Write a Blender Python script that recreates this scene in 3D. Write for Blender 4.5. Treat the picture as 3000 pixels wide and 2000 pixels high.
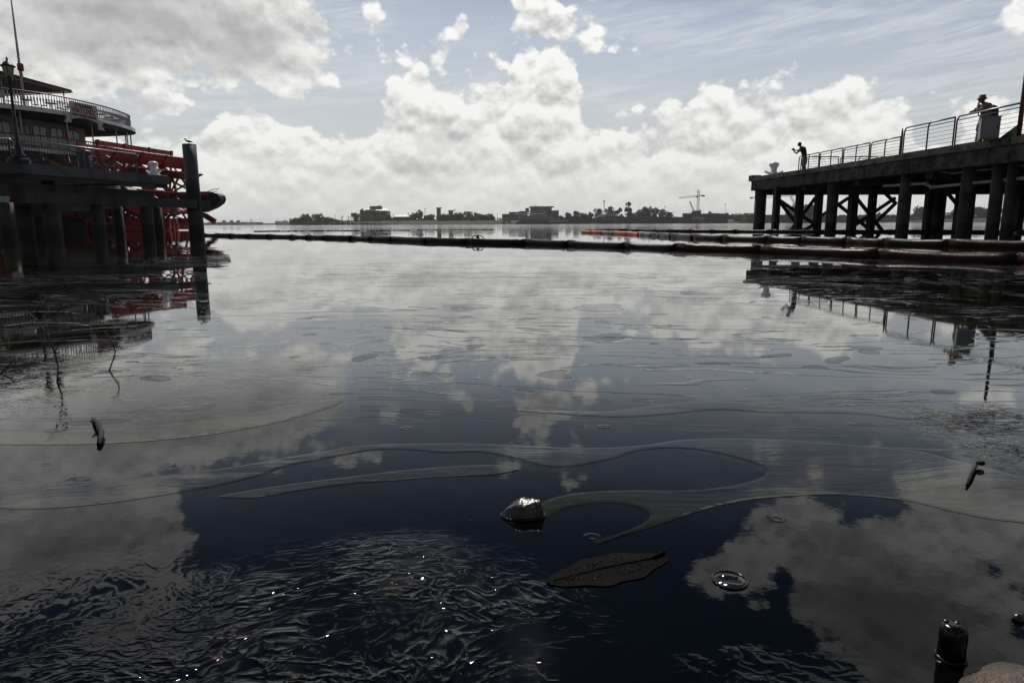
import bpy, bmesh, math, random
from mathutils import Vector, Matrix, noise as mnoise
random.seed(11)
rad = math.radians
SC = bpy.context.scene
COL = SC.collection
for o in list(bpy.data.objects):
    bpy.data.objects.remove(o)

# ------------------------------------------------------------------ camera
EYE = Vector((0.0, 0.0, 0.45))
FPX, PITCH, ROLL = 1935.0, rad(10.1), rad(0.25)
cam_data = bpy.data.cameras.new("camera")
cam_data.sensor_width = 36.0
cam_data.lens = FPX / 3000.0 * 36.0
cam_data.clip_start = 0.05
cam_data.clip_end = 20000.0
cam = bpy.data.objects.new("camera", cam_data)
COL.objects.link(cam)
cam.location = EYE
fwd = Vector((0, math.cos(PITCH), -math.sin(PITCH)))
rgt0 = Vector((1, 0, 0))
up0 = rgt0.cross(fwd)
rgt = rgt0 * math.cos(ROLL) - up0 * math.sin(ROLL)
upv = rgt0 * math.sin(ROLL) + up0 * math.cos(ROLL)
cam.matrix_world = Matrix(((rgt.x, upv.x, -fwd.x, EYE.x), (rgt.y, upv.y, -fwd.y, EYE.y), (rgt.z, upv.z, -fwd.z, EYE.z), (0, 0, 0, 1)))
SC.camera = cam

# survey helpers: the bearing of a spot measured in the photograph, turned into a real position
def ray(px, py):
    return rgt * ((px - 1500) / FPX) + upv * ((1000 - py) / FPX) + fwd
def at_z(px, py, z):
    d = ray(px, py)
    return EYE + d * ((z - EYE.z) / d.z)
def at_y(px, py, y):
    d = ray(px, py)
    return EYE + d * (y / d.y)
def bearing(px, py):
    d = ray(px, py)
    return math.atan2(d.x, d.y), math.atan2(abs(d.z), math.hypot(d.x, d.y))

# ------------------------------------------------------------------ world: sky and clouds
SUN_EL, SUN_AZ = rad(52), rad(-7)
world = bpy.data.worlds.new("World")
SC.world = world
world.use_nodes = True
WT = world.node_tree
WT.nodes.clear()
class G:
    """small node-graph writer"""
    def __init__(self, tree): self.t = tree
    def n(self, typ, **kw):
        nd = self.t.nodes.new(typ)
        for k, v in kw.items(): setattr(nd, k, v)
        return nd
    def put(self, sock, v):
        if v is None: return
        if isinstance(v, bpy.types.NodeSocket): self.t.links.new(v, sock)
        else: sock.default_value = v
    def m(self, op, a, b=None, c=None, clamp=False):
        nd = self.n("ShaderNodeMath", operation=op, use_clamp=clamp)
        self.put(nd.inputs[0], a); self.put(nd.inputs[1], b)
        if c is not None: self.put(nd.inputs[2], c)
        return nd.outputs[0]
    def v(self, op, a, b=None, out=0):
        nd = self.n("ShaderNodeVectorMath", operation=op)
        self.put(nd.inputs[0], a)
        if b is not None: self.put(nd.inputs[1], b)
        return nd.outputs["Value"] if op in ("LENGTH", "DOT_PRODUCT", "DISTANCE") else nd.outputs[0]
    def scale(self, a, s):
        nd = self.n("ShaderNodeVectorMath", operation="SCALE")
        self.put(nd.inputs[0], a); self.put(nd.inputs[3], s)
        return nd.outputs[0]
    def sep(self, a):
        nd = self.n("ShaderNodeSeparateXYZ"); self.put(nd.inputs[0], a); return nd.outputs
    def comb(self, x, y, z):
        nd = self.n("ShaderNodeCombineXYZ")
        for i, q in enumerate((x, y, z)): self.put(nd.inputs[i], q)
        return nd.outputs[0]
    def noise(self, vec, scale, detail=4, rough=0.5, dist=0.0, out=0):
        nd = self.n("ShaderNodeTexNoise")
        self.put(nd.inputs["Vector"], vec); nd.inputs["Scale"].default_value = scale
        nd.inputs["Detail"].default_value = detail; nd.inputs["Roughness"].default_value = rough
        nd.inputs["Distortion"].default_value = dist
        return nd.outputs[out]
    def voro(self, vec, scale, detail=0, feature="F1", smooth=0.4, rnd=1.0, out=0, rough=0.5):
        nd = self.n("ShaderNodeTexVoronoi", feature=feature)
        self.put(nd.inputs["Vector"], vec); nd.inputs["Scale"].default_value = scale
        nd.inputs["Detail"].default_value = detail; nd.inputs["Randomness"].default_value = rnd
        nd.inputs["Roughness"].default_value = rough
        if feature == "SMOOTH_F1": nd.inputs["Smoothness"].default_value = smooth
        return nd.outputs[out]
    def step(self, x, a, b, lo=0.0, hi=1.0):
        nd = self.n("ShaderNodeMapRange", interpolation_type="SMOOTHSTEP")
        self.put(nd.inputs[0], x)
        for i, q in ((1, a), (2, b), (3, lo), (4, hi)): self.put(nd.inputs[i], q)
        return nd.outputs[0]
    def lin(self, x, a, b, lo=0.0, hi=1.0):
        nd = self.n("ShaderNodeMapRange"); nd.clamp = True
        self.put(nd.inputs[0], x)
        for i, q in ((1, a), (2, b), (3, lo), (4, hi)): self.put(nd.inputs[i], q)
        return nd.outputs[0]
    def mix(self, f, a, b):
        nd = self.n("ShaderNodeMix", data_type="RGBA")
        self.put(nd.inputs[0], f); self.put(nd.inputs[6], a); self.put(nd.inputs[7], b)
        return nd.outputs[2]

def build_sky():
    g = G(WT)
    tc = g.n("ShaderNodeTexCoord")
    N = g.v("NORMALIZE", tc.outputs["Generated"])
    x, y, z = g.sep(N)
    az = g.m("ARCTAN2", x, y)
    el = g.m("ARCSINE", g.m("MINIMUM", g.m("MAXIMUM", z, -1.0), 1.0))
    NS = g.v("MULTIPLY", N, (1.0, 1.0, 1.35))          # cloud heaps a little flattened
    wob = g.v("SUBTRACT", g.noise(NS, 9.0, 3, 0.55, out=1), (0.5, 0.5, 0.5))
    P = g.v("ADD", g.comb(az, el, 0.0), g.v("MULTIPLY", wob, (0.075, 0.055, 0.0)))
    px, py, _ = g.sep(P)

    # cumulus bank along the horizon: skyline of its towers
    prof = [(-1400, 330), (-700, 250), (-300, 330), (0, 360), (300, 330), (480, 420), (600, 325), (660, 245), (720, 228), (790, 262), (850, 300), (950, 318), (1050, 335),
            (1100, 268), (1165, 150), (1215, 100), (1270, 150), (1330, 215), (1400, 300), (1470, 210), (1520, 90), (1600, 20), (1680, 130), (1730, 290), (1800, 350), (1880, 340), (1950, 285), (2030, 240),
            (2085, 172), (2150, 155), (2220, 180), (2300, 215), (2400, 215), (2470, 132), (2540, 112), (2600, 200), (2660, 250),
            (2720, 330), (2790, 380), (2850, 300), (2920, 235), (3000, 215), (3200, 150), (3600, 300), (4400, 260)]
    fc = g.n("ShaderNodeFloatCurve")
    cv = fc.mapping.curves[0]
    pts = []
    for qx, qy in prof:
        a, e = bearing(qx, qy)
        pts.append(((a + 1.2) / 2.4, e / 0.5))
    while len(cv.points) < len(pts): cv.points.new(0.5, 0.5)
    for p, q in zip(cv.points, pts):
        p.location = (min(max(q[0], 0), 1), min(max(q[1], 0), 1)); p.handle_type = "AUTO"
    fc.mapping.update()
    g.put(fc.inputs["Value"], g.lin(px, -1.2, 1.2))
    D = g.m("SUBTRACT", g.m("MULTIPLY", fc.outputs[0], 0.5), py)
    D = g.m("MULTIPLY", D, 0.8)

    def puff(D, qx, qy, rx, ry, k=0.02, w=1.0):
        a, e = bearing(qx, qy)
        sx, sy = rx / FPX, ry / FPX
        ln = g.v("LENGTH", g.v("MULTIPLY", g.v("SUBTRACT", P, (a, e, 0)), (1 / sx, 1 / sy, 0)))
        d = g.m("MULTIPLY", g.m("SUBTRACT", 1.0, ln), min(sx, sy) * w)
        return d if D is None else g.m("SMOOTH_MAX", D, d, k)
    # separate heaps above the bank (seen in the sky) and higher ones (seen mirrored in the water)
    for q in [(1330, 103, 46, 50), (1085, 60, 58, 70), (1100, 120, 36, 40), (1760, 112, 88, 92), (1860, 130, 46, 42), (1575, 90, 110, 160), (1550, 30, 110, 80), (1640, 130, 90, 110), (1215, 200, 110, 90),
              (1500, 210, 120, 60), (300, 40, 470, 210), (720, 80, 260, 200), (880, 190, 140, 90), (120, 230, 260, 120), (430, 300, 190, 70),
              (2990, 40, 120, 90), (2900, 300, 120, 80),
              (560, 470, 420, 130), (420, 380, 180, 60), (1500, 330, 330, 120), (1900, 430, 300, 90), (2750, 480, 400, 110), (1640, 1345, 130, 50), (1690, 1410, 90, 45), (1500, 1400, 80, 60), (150, 1640, 330, 190), (430, 1530, 130, 110), (480, 1690, 80, 90),
              (2330, 1560, 260, 140), (2150, 1660, 150, 130), (2650, 1760, 330, 260), (2900, 1520, 260, 170), (1260, 1730, 230, 120), (480, 1890, 420, 130),
              (500, 1250, 420, 90), (1050, 1330, 130, 50), (2650, 1380, 240, 60), (2300, 1330, 90, 40)]:
        D = puff(D, *q)
    # the rest of the sky: broken cumulus from plain noise
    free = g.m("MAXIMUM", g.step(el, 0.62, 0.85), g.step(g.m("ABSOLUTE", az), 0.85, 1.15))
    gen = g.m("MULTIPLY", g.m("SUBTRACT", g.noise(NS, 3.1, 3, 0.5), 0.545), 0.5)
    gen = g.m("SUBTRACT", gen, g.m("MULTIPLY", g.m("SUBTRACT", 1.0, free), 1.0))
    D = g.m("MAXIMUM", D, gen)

    def billow(vec):
        a = g.voro(vec, 15.0, 3.0, rough=0.55)
        b = g.noise(vec, 26.0, 6, 0.62)
        return g.m("ADD", g.m("MULTIPLY", g.m("SUBTRACT", 0.42, a), 1.25), g.m("MULTIPLY", g.m("SUBTRACT", b, 0.5), 0.9))
    B0 = billow(NS)
    sunv = Vector((math.sin(SUN_AZ) * math.cos(SUN_EL), math.cos(SUN_AZ) * math.cos(SUN_EL), math.sin(SUN_EL)))
    B1 = billow(g.v("ADD", NS, (0.003, 0.0, 0.016)))
    dens = g.m("ADD", g.m("ADD", g.m("MULTIPLY", D, 24.0), B0), 0.42)
    mask = g.step(dens, 0.0, 0.36)
    # thin streaks of high cloud
    st = g.noise(g.v("MULTIPLY", g.v("ADD", N, g.comb(0.0, 0.0, g.m("MULTIPLY", x, -0.13))), (3.0, 3.0, 26.0)), 1.6, 6, 0.62, 0.6)
    streak = g.m("MULTIPLY", g.step(st, 0.47, 0.72), g.m("MULTIPLY", g.step(el, 0.08, 0.2, 0.45, 0.95), g.step(el, 0.30, 0.42, 1.0, 0.1)))
    # light: relief toward the sun, bright thin edges, greyer thick hearts and bases
    relief = g.m("SUBTRACT", B0, B1)
    depth = g.step(dens, 0.3, 3.6)
    low = g.noise(NS, 5.0, 3, 0.55)
    hv_ = None
    lit = 0.84
    lit = g.m("SUBTRACT", lit, g.m("MULTIPLY", depth, 0.20))
    lit = g.m("ADD", lit, g.m("MULTIPLY", g.m("SUBTRACT", low, 0.5), 0.42))
    # the heavy grey cloud overhead on the left
    heavy = None
    for q in [(420, 60, 420, 95), (700, 150, 190, 100), (250, 120, 300, 70), (520, 1240, 360, 80), (2450, 1560, 130, 70), (2600, 1800, 260, 120), (200, 1560, 180, 80), (1340, 420, 60, 40)]:
        heavy = puff(heavy, *q, k=0.05)
    hs = g.step(heavy, -0.03, 0.06)
    soft = g.m("MULTIPLY", g.m("SUBTRACT", 1.0, g.m("MULTIPLY", hs, 0.8)), g.step(el, 0.02, 0.12, 0.45, 0.85))
    lit = g.m("ADD", lit, g.m("MULTIPLY", relief, soft))
    lit = g.m("SUBTRACT", lit, g.m("MULTIPLY", hs, 0.50))
    lit = g.m("MINIMUM", g.m("MAXIMUM", lit, 0.1), 1.05)
    cloud = g.mix(lit, (2.4, 2.45, 2.55, 1), (9.9, 9.9, 9.7, 1))
    sky = g.n("ShaderNodeTexSky", sky_type="NISHITA")
    sky.sun_disc = False
    sky.sun_elevation, sky.sun_rotation = SUN_EL, SUN_AZ
    sky.air_density, sky.dust_density, sky.ozone_density = 1.0, 1.6, 1.5
    base = g.v("MULTIPLY", sky.outputs[0], (0.78, 0.80, 0.80))
    # the blue deepens with height above the moist air
    base = g.mix(g.step(el, 0.22, 0.50), base, g.v("MULTIPLY", base, (0.10, 0.155, 0.27)))
    base = g.mix(g.step(el, 0.10, 0.40, 0.55, 0.0), base, (5.2, 5.35, 5.6, 1))
    col = g.mix(g.m("MULTIPLY", streak, 0.42), base, (6.6, 6.7, 6.9, 1))
    col = g.mix(mask, col, cloud)
    # moist air low over the river
    # thin combed cirrus
    cir = None
    for q in [(2120, 118, 120, 22), (2260, 96, 130, 22), (2390, 72, 130, 24), (2520, 48, 140, 24), (2660, 28, 130, 22), (2750, 240, 220, 40), (2900, 215, 160, 34), (1300, 260, 120, 26), (1860, 70, 120, 30), (2560, 300, 120, 26), (1780, 285, 90, 20), (980, 250, 120, 30), (2960, 60, 160, 80), (640, 330, 140, 40), (1030, 60, 60, 40)]:
        cir = puff(cir, *q, k=0.015)
    comb = g.noise(g.v("MULTIPLY", g.v("ADD", N, g.comb(0.0, 0.0, g.m("MULTIPLY", x, -0.13))), (7.0, 3.0, 55.0)), 1.5, 6, 0.65, 0.8)
    cm = g.m("MULTIPLY", g.step(cir, -0.030, 0.010), g.step(comb, 0.36, 0.66))
    col = g.mix(g.m("MULTIPLY", g.m("MULTIPLY", cm, 0.46), g.m("SUBTRACT", 1.0, mask)), col, (7.6, 7.7, 7.9, 1))
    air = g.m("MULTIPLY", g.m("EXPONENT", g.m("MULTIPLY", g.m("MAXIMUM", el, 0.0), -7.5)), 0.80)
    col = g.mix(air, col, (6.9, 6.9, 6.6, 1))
    # haze scatters forward; sky also dimmed away from the sun to darken camera-facing sides
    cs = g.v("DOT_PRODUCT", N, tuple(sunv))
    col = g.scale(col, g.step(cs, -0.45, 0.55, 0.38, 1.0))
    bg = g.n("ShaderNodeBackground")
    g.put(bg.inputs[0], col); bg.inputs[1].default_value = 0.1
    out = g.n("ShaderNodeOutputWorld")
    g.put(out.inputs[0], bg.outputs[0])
build_sky()

sun_data = bpy.data.lights.new("sun", "SUN")
sun_data.energy = 3.2
sun_data.angle = rad(0.53)
sun_data.color = (1.0, 0.95, 0.88)
sun = bpy.data.objects.new("sun", sun_data)
COL.objects.link(sun)
sun.rotation_euler = Vector((math.sin(SUN_AZ) * math.cos(SUN_EL), math.cos(SUN_AZ) * math.cos(SUN_EL), math.sin(SUN_EL))).to_track_quat("Z", "Y").to_euler()
sun.location = (0, 0, 60)

SC.render.engine = "CYCLES"
SC.view_settings.view_transform = "Standard"
SC.view_settings.look = "None"
SC.view_settings.exposure = 0.0
SC.view_settings.gamma = 1.0
SC.view_settings.use_curve_mapping = False
SC.cycles.use_denoising = True
SC.cycles.use_adaptive_sampling = True
SC.cycles.adaptive_threshold = 0.02
SC.cycles.max_bounces = 6
SC.cycles.diffuse_bounces = 2
SC.cycles.glossy_bounces = 4
SC.cycles.volume_bounces = 1
SC.cycles.sample_clamp_indirect = 8.0
SC.cycles.caustics_reflective = False
SC.cycles.caustics_refractive = False
world.cycles.sampling_method = "MANUAL"
world.cycles.sample_map_resolution = 1024

# ------------------------------------------------------------------ helpers for things, parts, meshes
def tag(o, label=None, cat=None, group=None, kind=None):
    if label: o["label"] = label
    if cat: o["category"] = cat
    if group: o["group"] = group
    if kind: o["kind"] = kind
    return o
def thing(name, label, cat, loc=(0, 0, 0), group=None):
    o = bpy.data.objects.new(name, None)
    o.empty_display_size = 0.2
    COL.objects.link(o)
    o.location = loc
    return tag(o, label, cat, group)
def link(name, me, parent=None, loc=None, rot=None, scl=None):
    o = bpy.data.objects.new(name, me)
    COL.objects.link(o)
    if parent is not None: o.parent = parent
    if loc is not None: o.location = loc
    if rot is not None: o.rotation_euler = rot
    if scl is not None: o.scale = scl
    return o
def copy_tree(o, parent=None):
    c = o.copy(); COL.objects.link(c)
    if parent is not None: c.parent = parent
    for ch in o.children: copy_tree(ch, c)
    return c

class MB:
    """collects simple solids into one mesh; origin is subtracted so that parts sit in their thing's frame"""
    def __init__(self, origin=(0, 0, 0)):
        self.vs, self.fs, self.o, self.sm = [], [], Vector(origin), []
    def add(self, vs, fs, smooth=False):
        b = len(self.vs)
        self.vs += [Vector(v) - self.o for v in vs]
        self.fs += [[i + b for i in f] for f in fs]
        self.sm += [smooth] * len(fs)
        return self
    def box(self, c, s, ax=None):
        """box by centre and full size, ax = (u, v, w) unit axes"""
        u, v, w = ax if ax else (Vector((1, 0, 0)), Vector((0, 1, 0)), Vector((0, 0, 1)))
        c = Vector(c); u = Vector(u) * s[0] / 2; v = Vector(v) * s[1] / 2; w = Vector(w) * s[2] / 2
        q = [c + i * u + j * v + k * w for k in (-1, 1) for j in (-1, 1) for i in (-1, 1)]
        return self.add(q, [[0, 2, 3, 1], [4, 5, 7, 6], [0, 1, 5, 4], [2, 6, 7, 3], [0, 4, 6, 2], [1, 3, 7, 5]])
    def bar(self, a, b, wd, ht, up=(0, 0, 1)):
        """rectangular bar from a to b"""
        a, b = Vector(a), Vector(b)
        d = (b - a); L = d.length
        if L < 1e-6: return self
        d /= L
        s = d.cross(Vector(up))
        if s.length < 1e-3: s = d.cross(Vector((0, 1, 0)))
        s.normalize()
        return self.box((a + b) / 2, (L, wd, ht), (d, s, s.cross(d)))
    def tube(self, pts, r, n=8, caps=True, smooth=True):
        pts = [Vector(p) for p in pts]
        rs = r if isinstance(r, (list, tuple)) else [r] * len(pts)
        vs, fs = [], []
        side = None
        for i, p in enumerate(pts):
            d = (pts[min(i + 1, len(pts) - 1)] - pts[max(i - 1, 0)])
            if d.length < 1e-9: d = Vector((0, 0, 1))
            d.normalize()
            if side is None:
                side = d.cross(Vector((0, 0, 1)))
                if side.length < 1e-3: side = Vector((1, 0, 0))
            side = side - d * side.dot(d)
            if side.length < 1e-6: side = d.cross(Vector((0.3, 0.8, 0.5)))
            side.normalize()
            t = d.cross(side)
            for k in range(n):
                a = 2 * math.pi * k / n
                vs.append(p + (side * math.cos(a) + t * math.sin(a)) * rs[i])
        for i in range(len(pts) - 1):
            for k in range(n):
                k2 = (k + 1) % n
                fs.append([i * n + k, i * n + k2, (i + 1) * n + k2, (i + 1) * n + k])
        self.add(vs, fs, smooth)
        if caps:
            b = len(self.vs) - len(vs)
            self.fs += [[b + k for k in range(n)][::-1], [b + (len(pts) - 1) * n + k for k in range(n)]]
            self.sm += [False, False]
        return self
    def lathe(self, c, prof, n=14, smooth=True):
        """profile of (radius, z) turned about the vertical through c"""
        c = Vector(c)
        return self.tube([c + Vector((0, 0, z)) for r, z in prof], [max(r, 1e-4) for r, z in prof], n, True, smooth)
    def prism(self, poly, z0, z1):
        n = len(poly)
        vs = [(p[0], p[1], z0) for p in poly] + [(p[0], p[1], z1) for p in poly]
        fs = [list(range(n))[::-1], list(range(n, 2 * n))] + [[i, (i + 1) % n, n + (i + 1) % n, n + i] for i in range(n)]
        return self.add(vs, fs)
    def extrude(self, poly, vec):
        n = len(poly); vec = Vector(vec)
        vs = [Vector(p) for p in poly] + [Vector(p) + vec for p in poly]
        fs = [list(range(n))[::-1], list(range(n, 2 * n))] + [[i, (i + 1) % n, n + (i + 1) % n, n + i] for i in range(n)]
        return self.add(vs, fs)
    def blob(self, c, r, seed=0, rough=0.25, n=1, freq=1.4):
        """a lumpy stone-like solid"""
        bm = bmesh.new(); bmesh.ops.create_icosphere(bm, subdivisions=n, radius=1.0)
        c = Vector(c); vs = []
        for v in bm.verts:
            k = 1 + rough * mnoise.noise(v.co * freq + Vector((seed * 7.1, seed * 3.3, 1.7)))
            vs.append(c + Vector((v.co.x * r[0], v.co.y * r[1], v.co.z * r[2])) * k)
        bm.verts.index_update()
        fs = [[v.index for v in f.verts] for f in bm.faces]
        bm.free()
        return self.add(vs, fs, n > 1)
    def mesh(self, name, mat):
        me = bpy.data.meshes.new(name)
        me.from_pydata([tuple(v) for v in self.vs], [], self.fs)
        for m in (mat if isinstance(mat, (list, tuple)) else [mat]): me.materials.append(m)
        if any(self.sm): me.polygons.foreach_set("use_smooth", self.sm)
        bm = bmesh.new(); bm.from_mesh(me); bmesh.ops.recalc_face_normals(bm, faces=bm.faces); bm.to_mesh(me); bm.free()
        me.update()
        return me
    def build(self, name, mat, parent=None):
        return link(name, self.mesh(name, mat), parent)

def lerp(a, b, t): return Vector(a) + (Vector(b) - Vector(a)) * t

# ------------------------------------------------------------------ materials
def srf(name, col, rough=0.6, metal=0.0, var=0.25, scale=3.0, col2=None, bump=0.0, bscale=20.0, spec=0.5, streak=False, coat=0.0, tide=0.0):
    m = bpy.data.materials.new(name); m.use_nodes = True
    t = m.node_tree; t.nodes.clear(); g = G(t)
    p = g.n("ShaderNodeBsdfPrincipled"); o = g.n("ShaderNodeOutputMaterial")
    g.put(o.inputs[0], p.outputs[0])
    tc = g.n("ShaderNodeTexCoord"); ov = tc.outputs["Object"]
    vec = g.v("MULTIPLY", ov, (1, 1, 0.18)) if streak else ov
    nz = g.noise(vec, scale, 6, 0.62, 0.4)
    c2 = col2 if col2 else tuple(c * (1 - var) for c in col)
    c1 = col if col2 else tuple(min(1, c * (1 + var * 0.6)) for c in col)
    f = g.step(nz, 0.36, 0.64)
    bc = g.mix(f, (*c1, 1), (*c2, 1))
    if tide:                                           # algae and silt left by the river up to the usual high water, with ragged bands
        wz = g.sep(g.n("ShaderNodeNewGeometry").outputs["Position"])[2]
        jag = g.m("MULTIPLY", g.m("SUBTRACT", g.noise(ov, 2.2, 5, 0.65), 0.5), 0.9)
        hz_ = g.m("ADD", wz, jag)
        bc = g.mix(g.step(hz_, tide * 1.5, tide * 2.3, 0.55, 0.0), bc, (0.042, 0.040, 0.026, 1))
        bc = g.mix(g.step(hz_, tide * 0.55, tide * 0.9, 0.92, 0.0), bc, (0.010, 0.010, 0.008, 1))
        run = g.noise(g.v("MULTIPLY", ov, (7, 7, 0.35)), 1.0, 4, 0.6)
        bc = g.mix(g.step(run, 0.55, 0.68, 0.0, 0.55), bc, (0.016, 0.015, 0.012, 1))
    g.put(p.inputs["Base Color"], bc)
    g.put(p.inputs["Roughness"], g.lin(nz, 0.3, 0.7, max(0.02, rough - 0.1), min(1, rough + 0.1)))
    p.inputs["Metallic"].default_value = metal
    p.inputs["Specular IOR Level"].default_value = spec
    p.inputs["Coat Weight"].default_value = coat
    if bump:
        b = g.n("ShaderNodeBump"); b.inputs["Strength"].default_value = bump; b.inputs["Distance"].default_value = 0.02
        g.put(b.inputs["Height"], g.noise(ov, bscale, 5, 0.6)); g.put(p.inputs["Normal"], b.outputs[0])
    return m
M = {}
M["concrete"] = srf("weathered_concrete", (0.085, 0.09, 0.092), 0.85, var=0.35, scale=0.9, bump=0.35, bscale=9)
M["concrete_moss"] = srf("mossy_concrete", (0.075, 0.072, 0.055), 0.9, col2=(0.016, 0.019, 0.011), scale=2.2, bump=0.9, bscale=5)
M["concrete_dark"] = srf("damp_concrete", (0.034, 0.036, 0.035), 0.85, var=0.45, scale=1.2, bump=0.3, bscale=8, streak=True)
M["pile_concrete"] = srf("stained_pile_concrete", (0.050, 0.047, 0.037), 0.8, col2=(0.018, 0.018, 0.014), scale=1.4, bump=0.5, bscale=7, tide=0.55)
M["timber_dark"] = srf("creosoted_timber", (0.022, 0.018, 0.015), 0.8, var=0.4, scale=2.5, bump=0.6, bscale=14, streak=True, tide=0.5)
M["steel_grey"] = srf("grey_painted_steel", (0.036, 0.039, 0.044), 0.5, var=0.25, scale=1.3, streak=True)
M["white_paint"] = srf("white_gloss_paint", (0.78, 0.78, 0.76), 0.35, var=0.10, scale=2.0)
M["white_wood"] = srf("white_painted_wood", (0.44, 0.43, 0.415), 0.5, var=0.12, scale=3.0)
M["cream_wall"] = srf("cream_cabin_paint", (0.27, 0.24, 0.195), 0.6, var=0.12, scale=1.5)
M["red_paint"] = srf("red_wheel_paint", (0.27, 0.012, 0.009), 0.38, var=0.35, scale=1.6, bump=0.15, bscale=10)
M["red_trim"] = srf("dark_red_trim", (0.22, 0.014, 0.010), 0.45, var=0.2)
M["hull_black"] = srf("black_hull_paint", (0.018, 0.016, 0.016), 0.5, var=0.4, scale=1.0)
M["roof_dark"] = srf("dark_canvas_roof", (0.022, 0.026, 0.024), 0.75, var=0.3, scale=2)
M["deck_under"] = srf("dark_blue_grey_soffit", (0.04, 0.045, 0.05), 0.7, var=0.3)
M["iron"] = srf("black_cast_iron", (0.012, 0.013, 0.014), 0.45, var=0.3, scale=4)
M["handrail"] = srf("galvanised_handrail", (0.32, 0.33, 0.33), 0.35, 0.7, var=0.15)
M["rust_red"] = srf("rust_red_railing_paint", (0.11, 0.022, 0.014), 0.5, var=0.35, scale=5)
M["cable"] = srf("steel_cable", (0.12, 0.12, 0.12), 0.4, 0.8, var=0.2)
M["pipe_grey"] = srf("pale_plastic_pipe", (0.30, 0.31, 0.29), 0.5, var=0.25, scale=1.5)
M["box_grey"] = srf("grey_cabinet_paint", (0.24, 0.255, 0.265), 0.5, var=0.12, scale=2)
def glass(name, col, rough=0.08):
    return srf(name, col, rough, var=0.15, scale=0.7, spec=0.7)
M["glass_dark"] = glass("dark_window_glass", (0.03, 0.034, 0.038))
M["lamp_glass"] = srf("frosted_lamp_glass", (0.42, 0.36, 0.27), 0.35, var=0.2)
M["plate_blue"] = srf("pale_table_plastic", (0.55, 0.6, 0.6), 0.5, var=0.1)

# ------------------------------------------------------------------ river water and the oil on it
def ripple_height(g, pos):
    """surface height in metres: slow swell, wind ripple far out, broken water over the rocks near the bank"""
    x, y, z = g.sep(pos)
    dist = g.v("LENGTH", g.v("MULTIPLY", pos, (1, 1, 0)))
    swell = g.noise(g.v("MULTIPLY", pos, (0.55, 1.0, 1)), 1.1, 2, 0.5)
    h = g.m("MULTIPLY", swell, g.lin(dist, 1.0, 12.0, 0.0012, 0.0024))
    rip = g.noise(g.v("MULTIPLY", pos, (0.40, 0.95, 1)), 1.05, 1.5, 0.45, 0.2)
    patch = g.noise(g.v("MULTIPLY", pos, (0.05, 0.10, 1)), 1.0, 2, 0.5)
    h = g.m("ADD", h, g.m("MULTIPLY", g.m("MULTIPLY", rip, g.lin(dist, 6.0, 60.0, 0.0004, 0.0075)), g.lin(patch, 0.35, 0.65, 0.35, 1.3)))
    far = g.noise(g.v("MULTIPLY", pos, (0.12, 0.5, 1)), 0.9, 3, 0.6)
    h = g.m("ADD", h, g.m("MULTIPLY", far, g.lin(dist, 26.0, 140.0, 0.0, 0.12)))
    fine = g.noise(pos, 55.0, 2, 0.5)
    h = g.m("ADD", h, g.m("MULTIPLY", fine, g.lin(dist, 2.0, 6.0, 0.00006, 0.0)))
    # broken water: where it runs over the shallow stones
    edge = g.m("MULTIPLY", g.m("SUBTRACT", g.noise(pos, 3.2, 3, 0.6), 0.5), 0.5)
    tot = None
    for (qx, qy, rx, ry, amp) in [(1080, 1800, 0.27, 0.19, 1.0), (830, 1960, 0.30, 0.12, 0.8), (250, 1900, 0.33, 0.20, 0.14), (1290, 1880, 0.18, 0.13, 0.7), (2180, 1975, 0.13, 0.045, 0.25), (2990, 1270, 0.22, 0.28, 0.5), (160, 1140, 0.9, 0.5, 0.06)]:
        c = at_z(qx, qy, 0)
        ln = g.v("LENGTH", g.v("MULTIPLY", g.v("SUBTRACT", pos, tuple(c)), (1 / rx, 1 / ry, 0)))
        w = g.m("MULTIPLY", g.step(g.m("ADD", ln, edge), 0.40, 1.25, 1.0, 0.0), amp)
        tot = w if tot is None else g.m("MAXIMUM", tot, w)
    warp = g.v("ADD", pos, g.scale(g.noise(pos, 4.0, 2, 0.5, out=1), 0.10))
    fl = g.v("ADD", pos, g.scale(g.v("SUBTRACT", g.noise(pos, 3.0, 2, 0.5, out=1), (0.5, 0.5, 0.5)), 0.22))
    n1 = g.noise(g.v("MULTIPLY", warp, (0.7, 1.0, 1)), 7.0, 3, 0.5, 0.6)
    r1 = g.noise(g.v("MULTIPLY", fl, (0.8, 1.15, 1)), 25.0, 2, 0.5, 0.5)
    strand = g.m("POWER", g.m("SUBTRACT", 1.0, g.m("MINIMUM", g.m("ABSOLUTE", g.m("MULTIPLY", g.m("SUBTRACT", r1, 0.5), 3.2)), 1.0)), 3.0)
    r2 = g.noise(g.v("MULTIPLY", fl, (0.8, 1.1, 1)), 46.0, 1, 0.5, 0.6)
    strand2 = g.m("POWER", g.m("SUBTRACT", 1.0, g.m("MINIMUM", g.m("ABSOLUTE", g.m("MULTIPLY", g.m("SUBTRACT", r2, 0.5), 3.0)), 1.0)), 3.0)
    lull = g.step(g.noise(pos, 6.5, 2, 0.5), 0.38, 0.62, 0.18, 1.0)
    chop = g.m("MULTIPLY", g.m("ADD", g.m("MULTIPLY", g.m("SUBTRACT", n1, 0.5), 0.009), g.m("ADD", g.m("MULTIPLY", g.m("MULTIPLY", strand, g.step(g.noise(pos, 11.0, 2, 0.5), 0.40, 0.58)), 0.0042), g.m("MULTIPLY", strand2, 0.0021))), lull)
    h = g.m("ADD", h, g.m("MULTIPLY", tot, chop))
    return h, dist, tot

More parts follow.
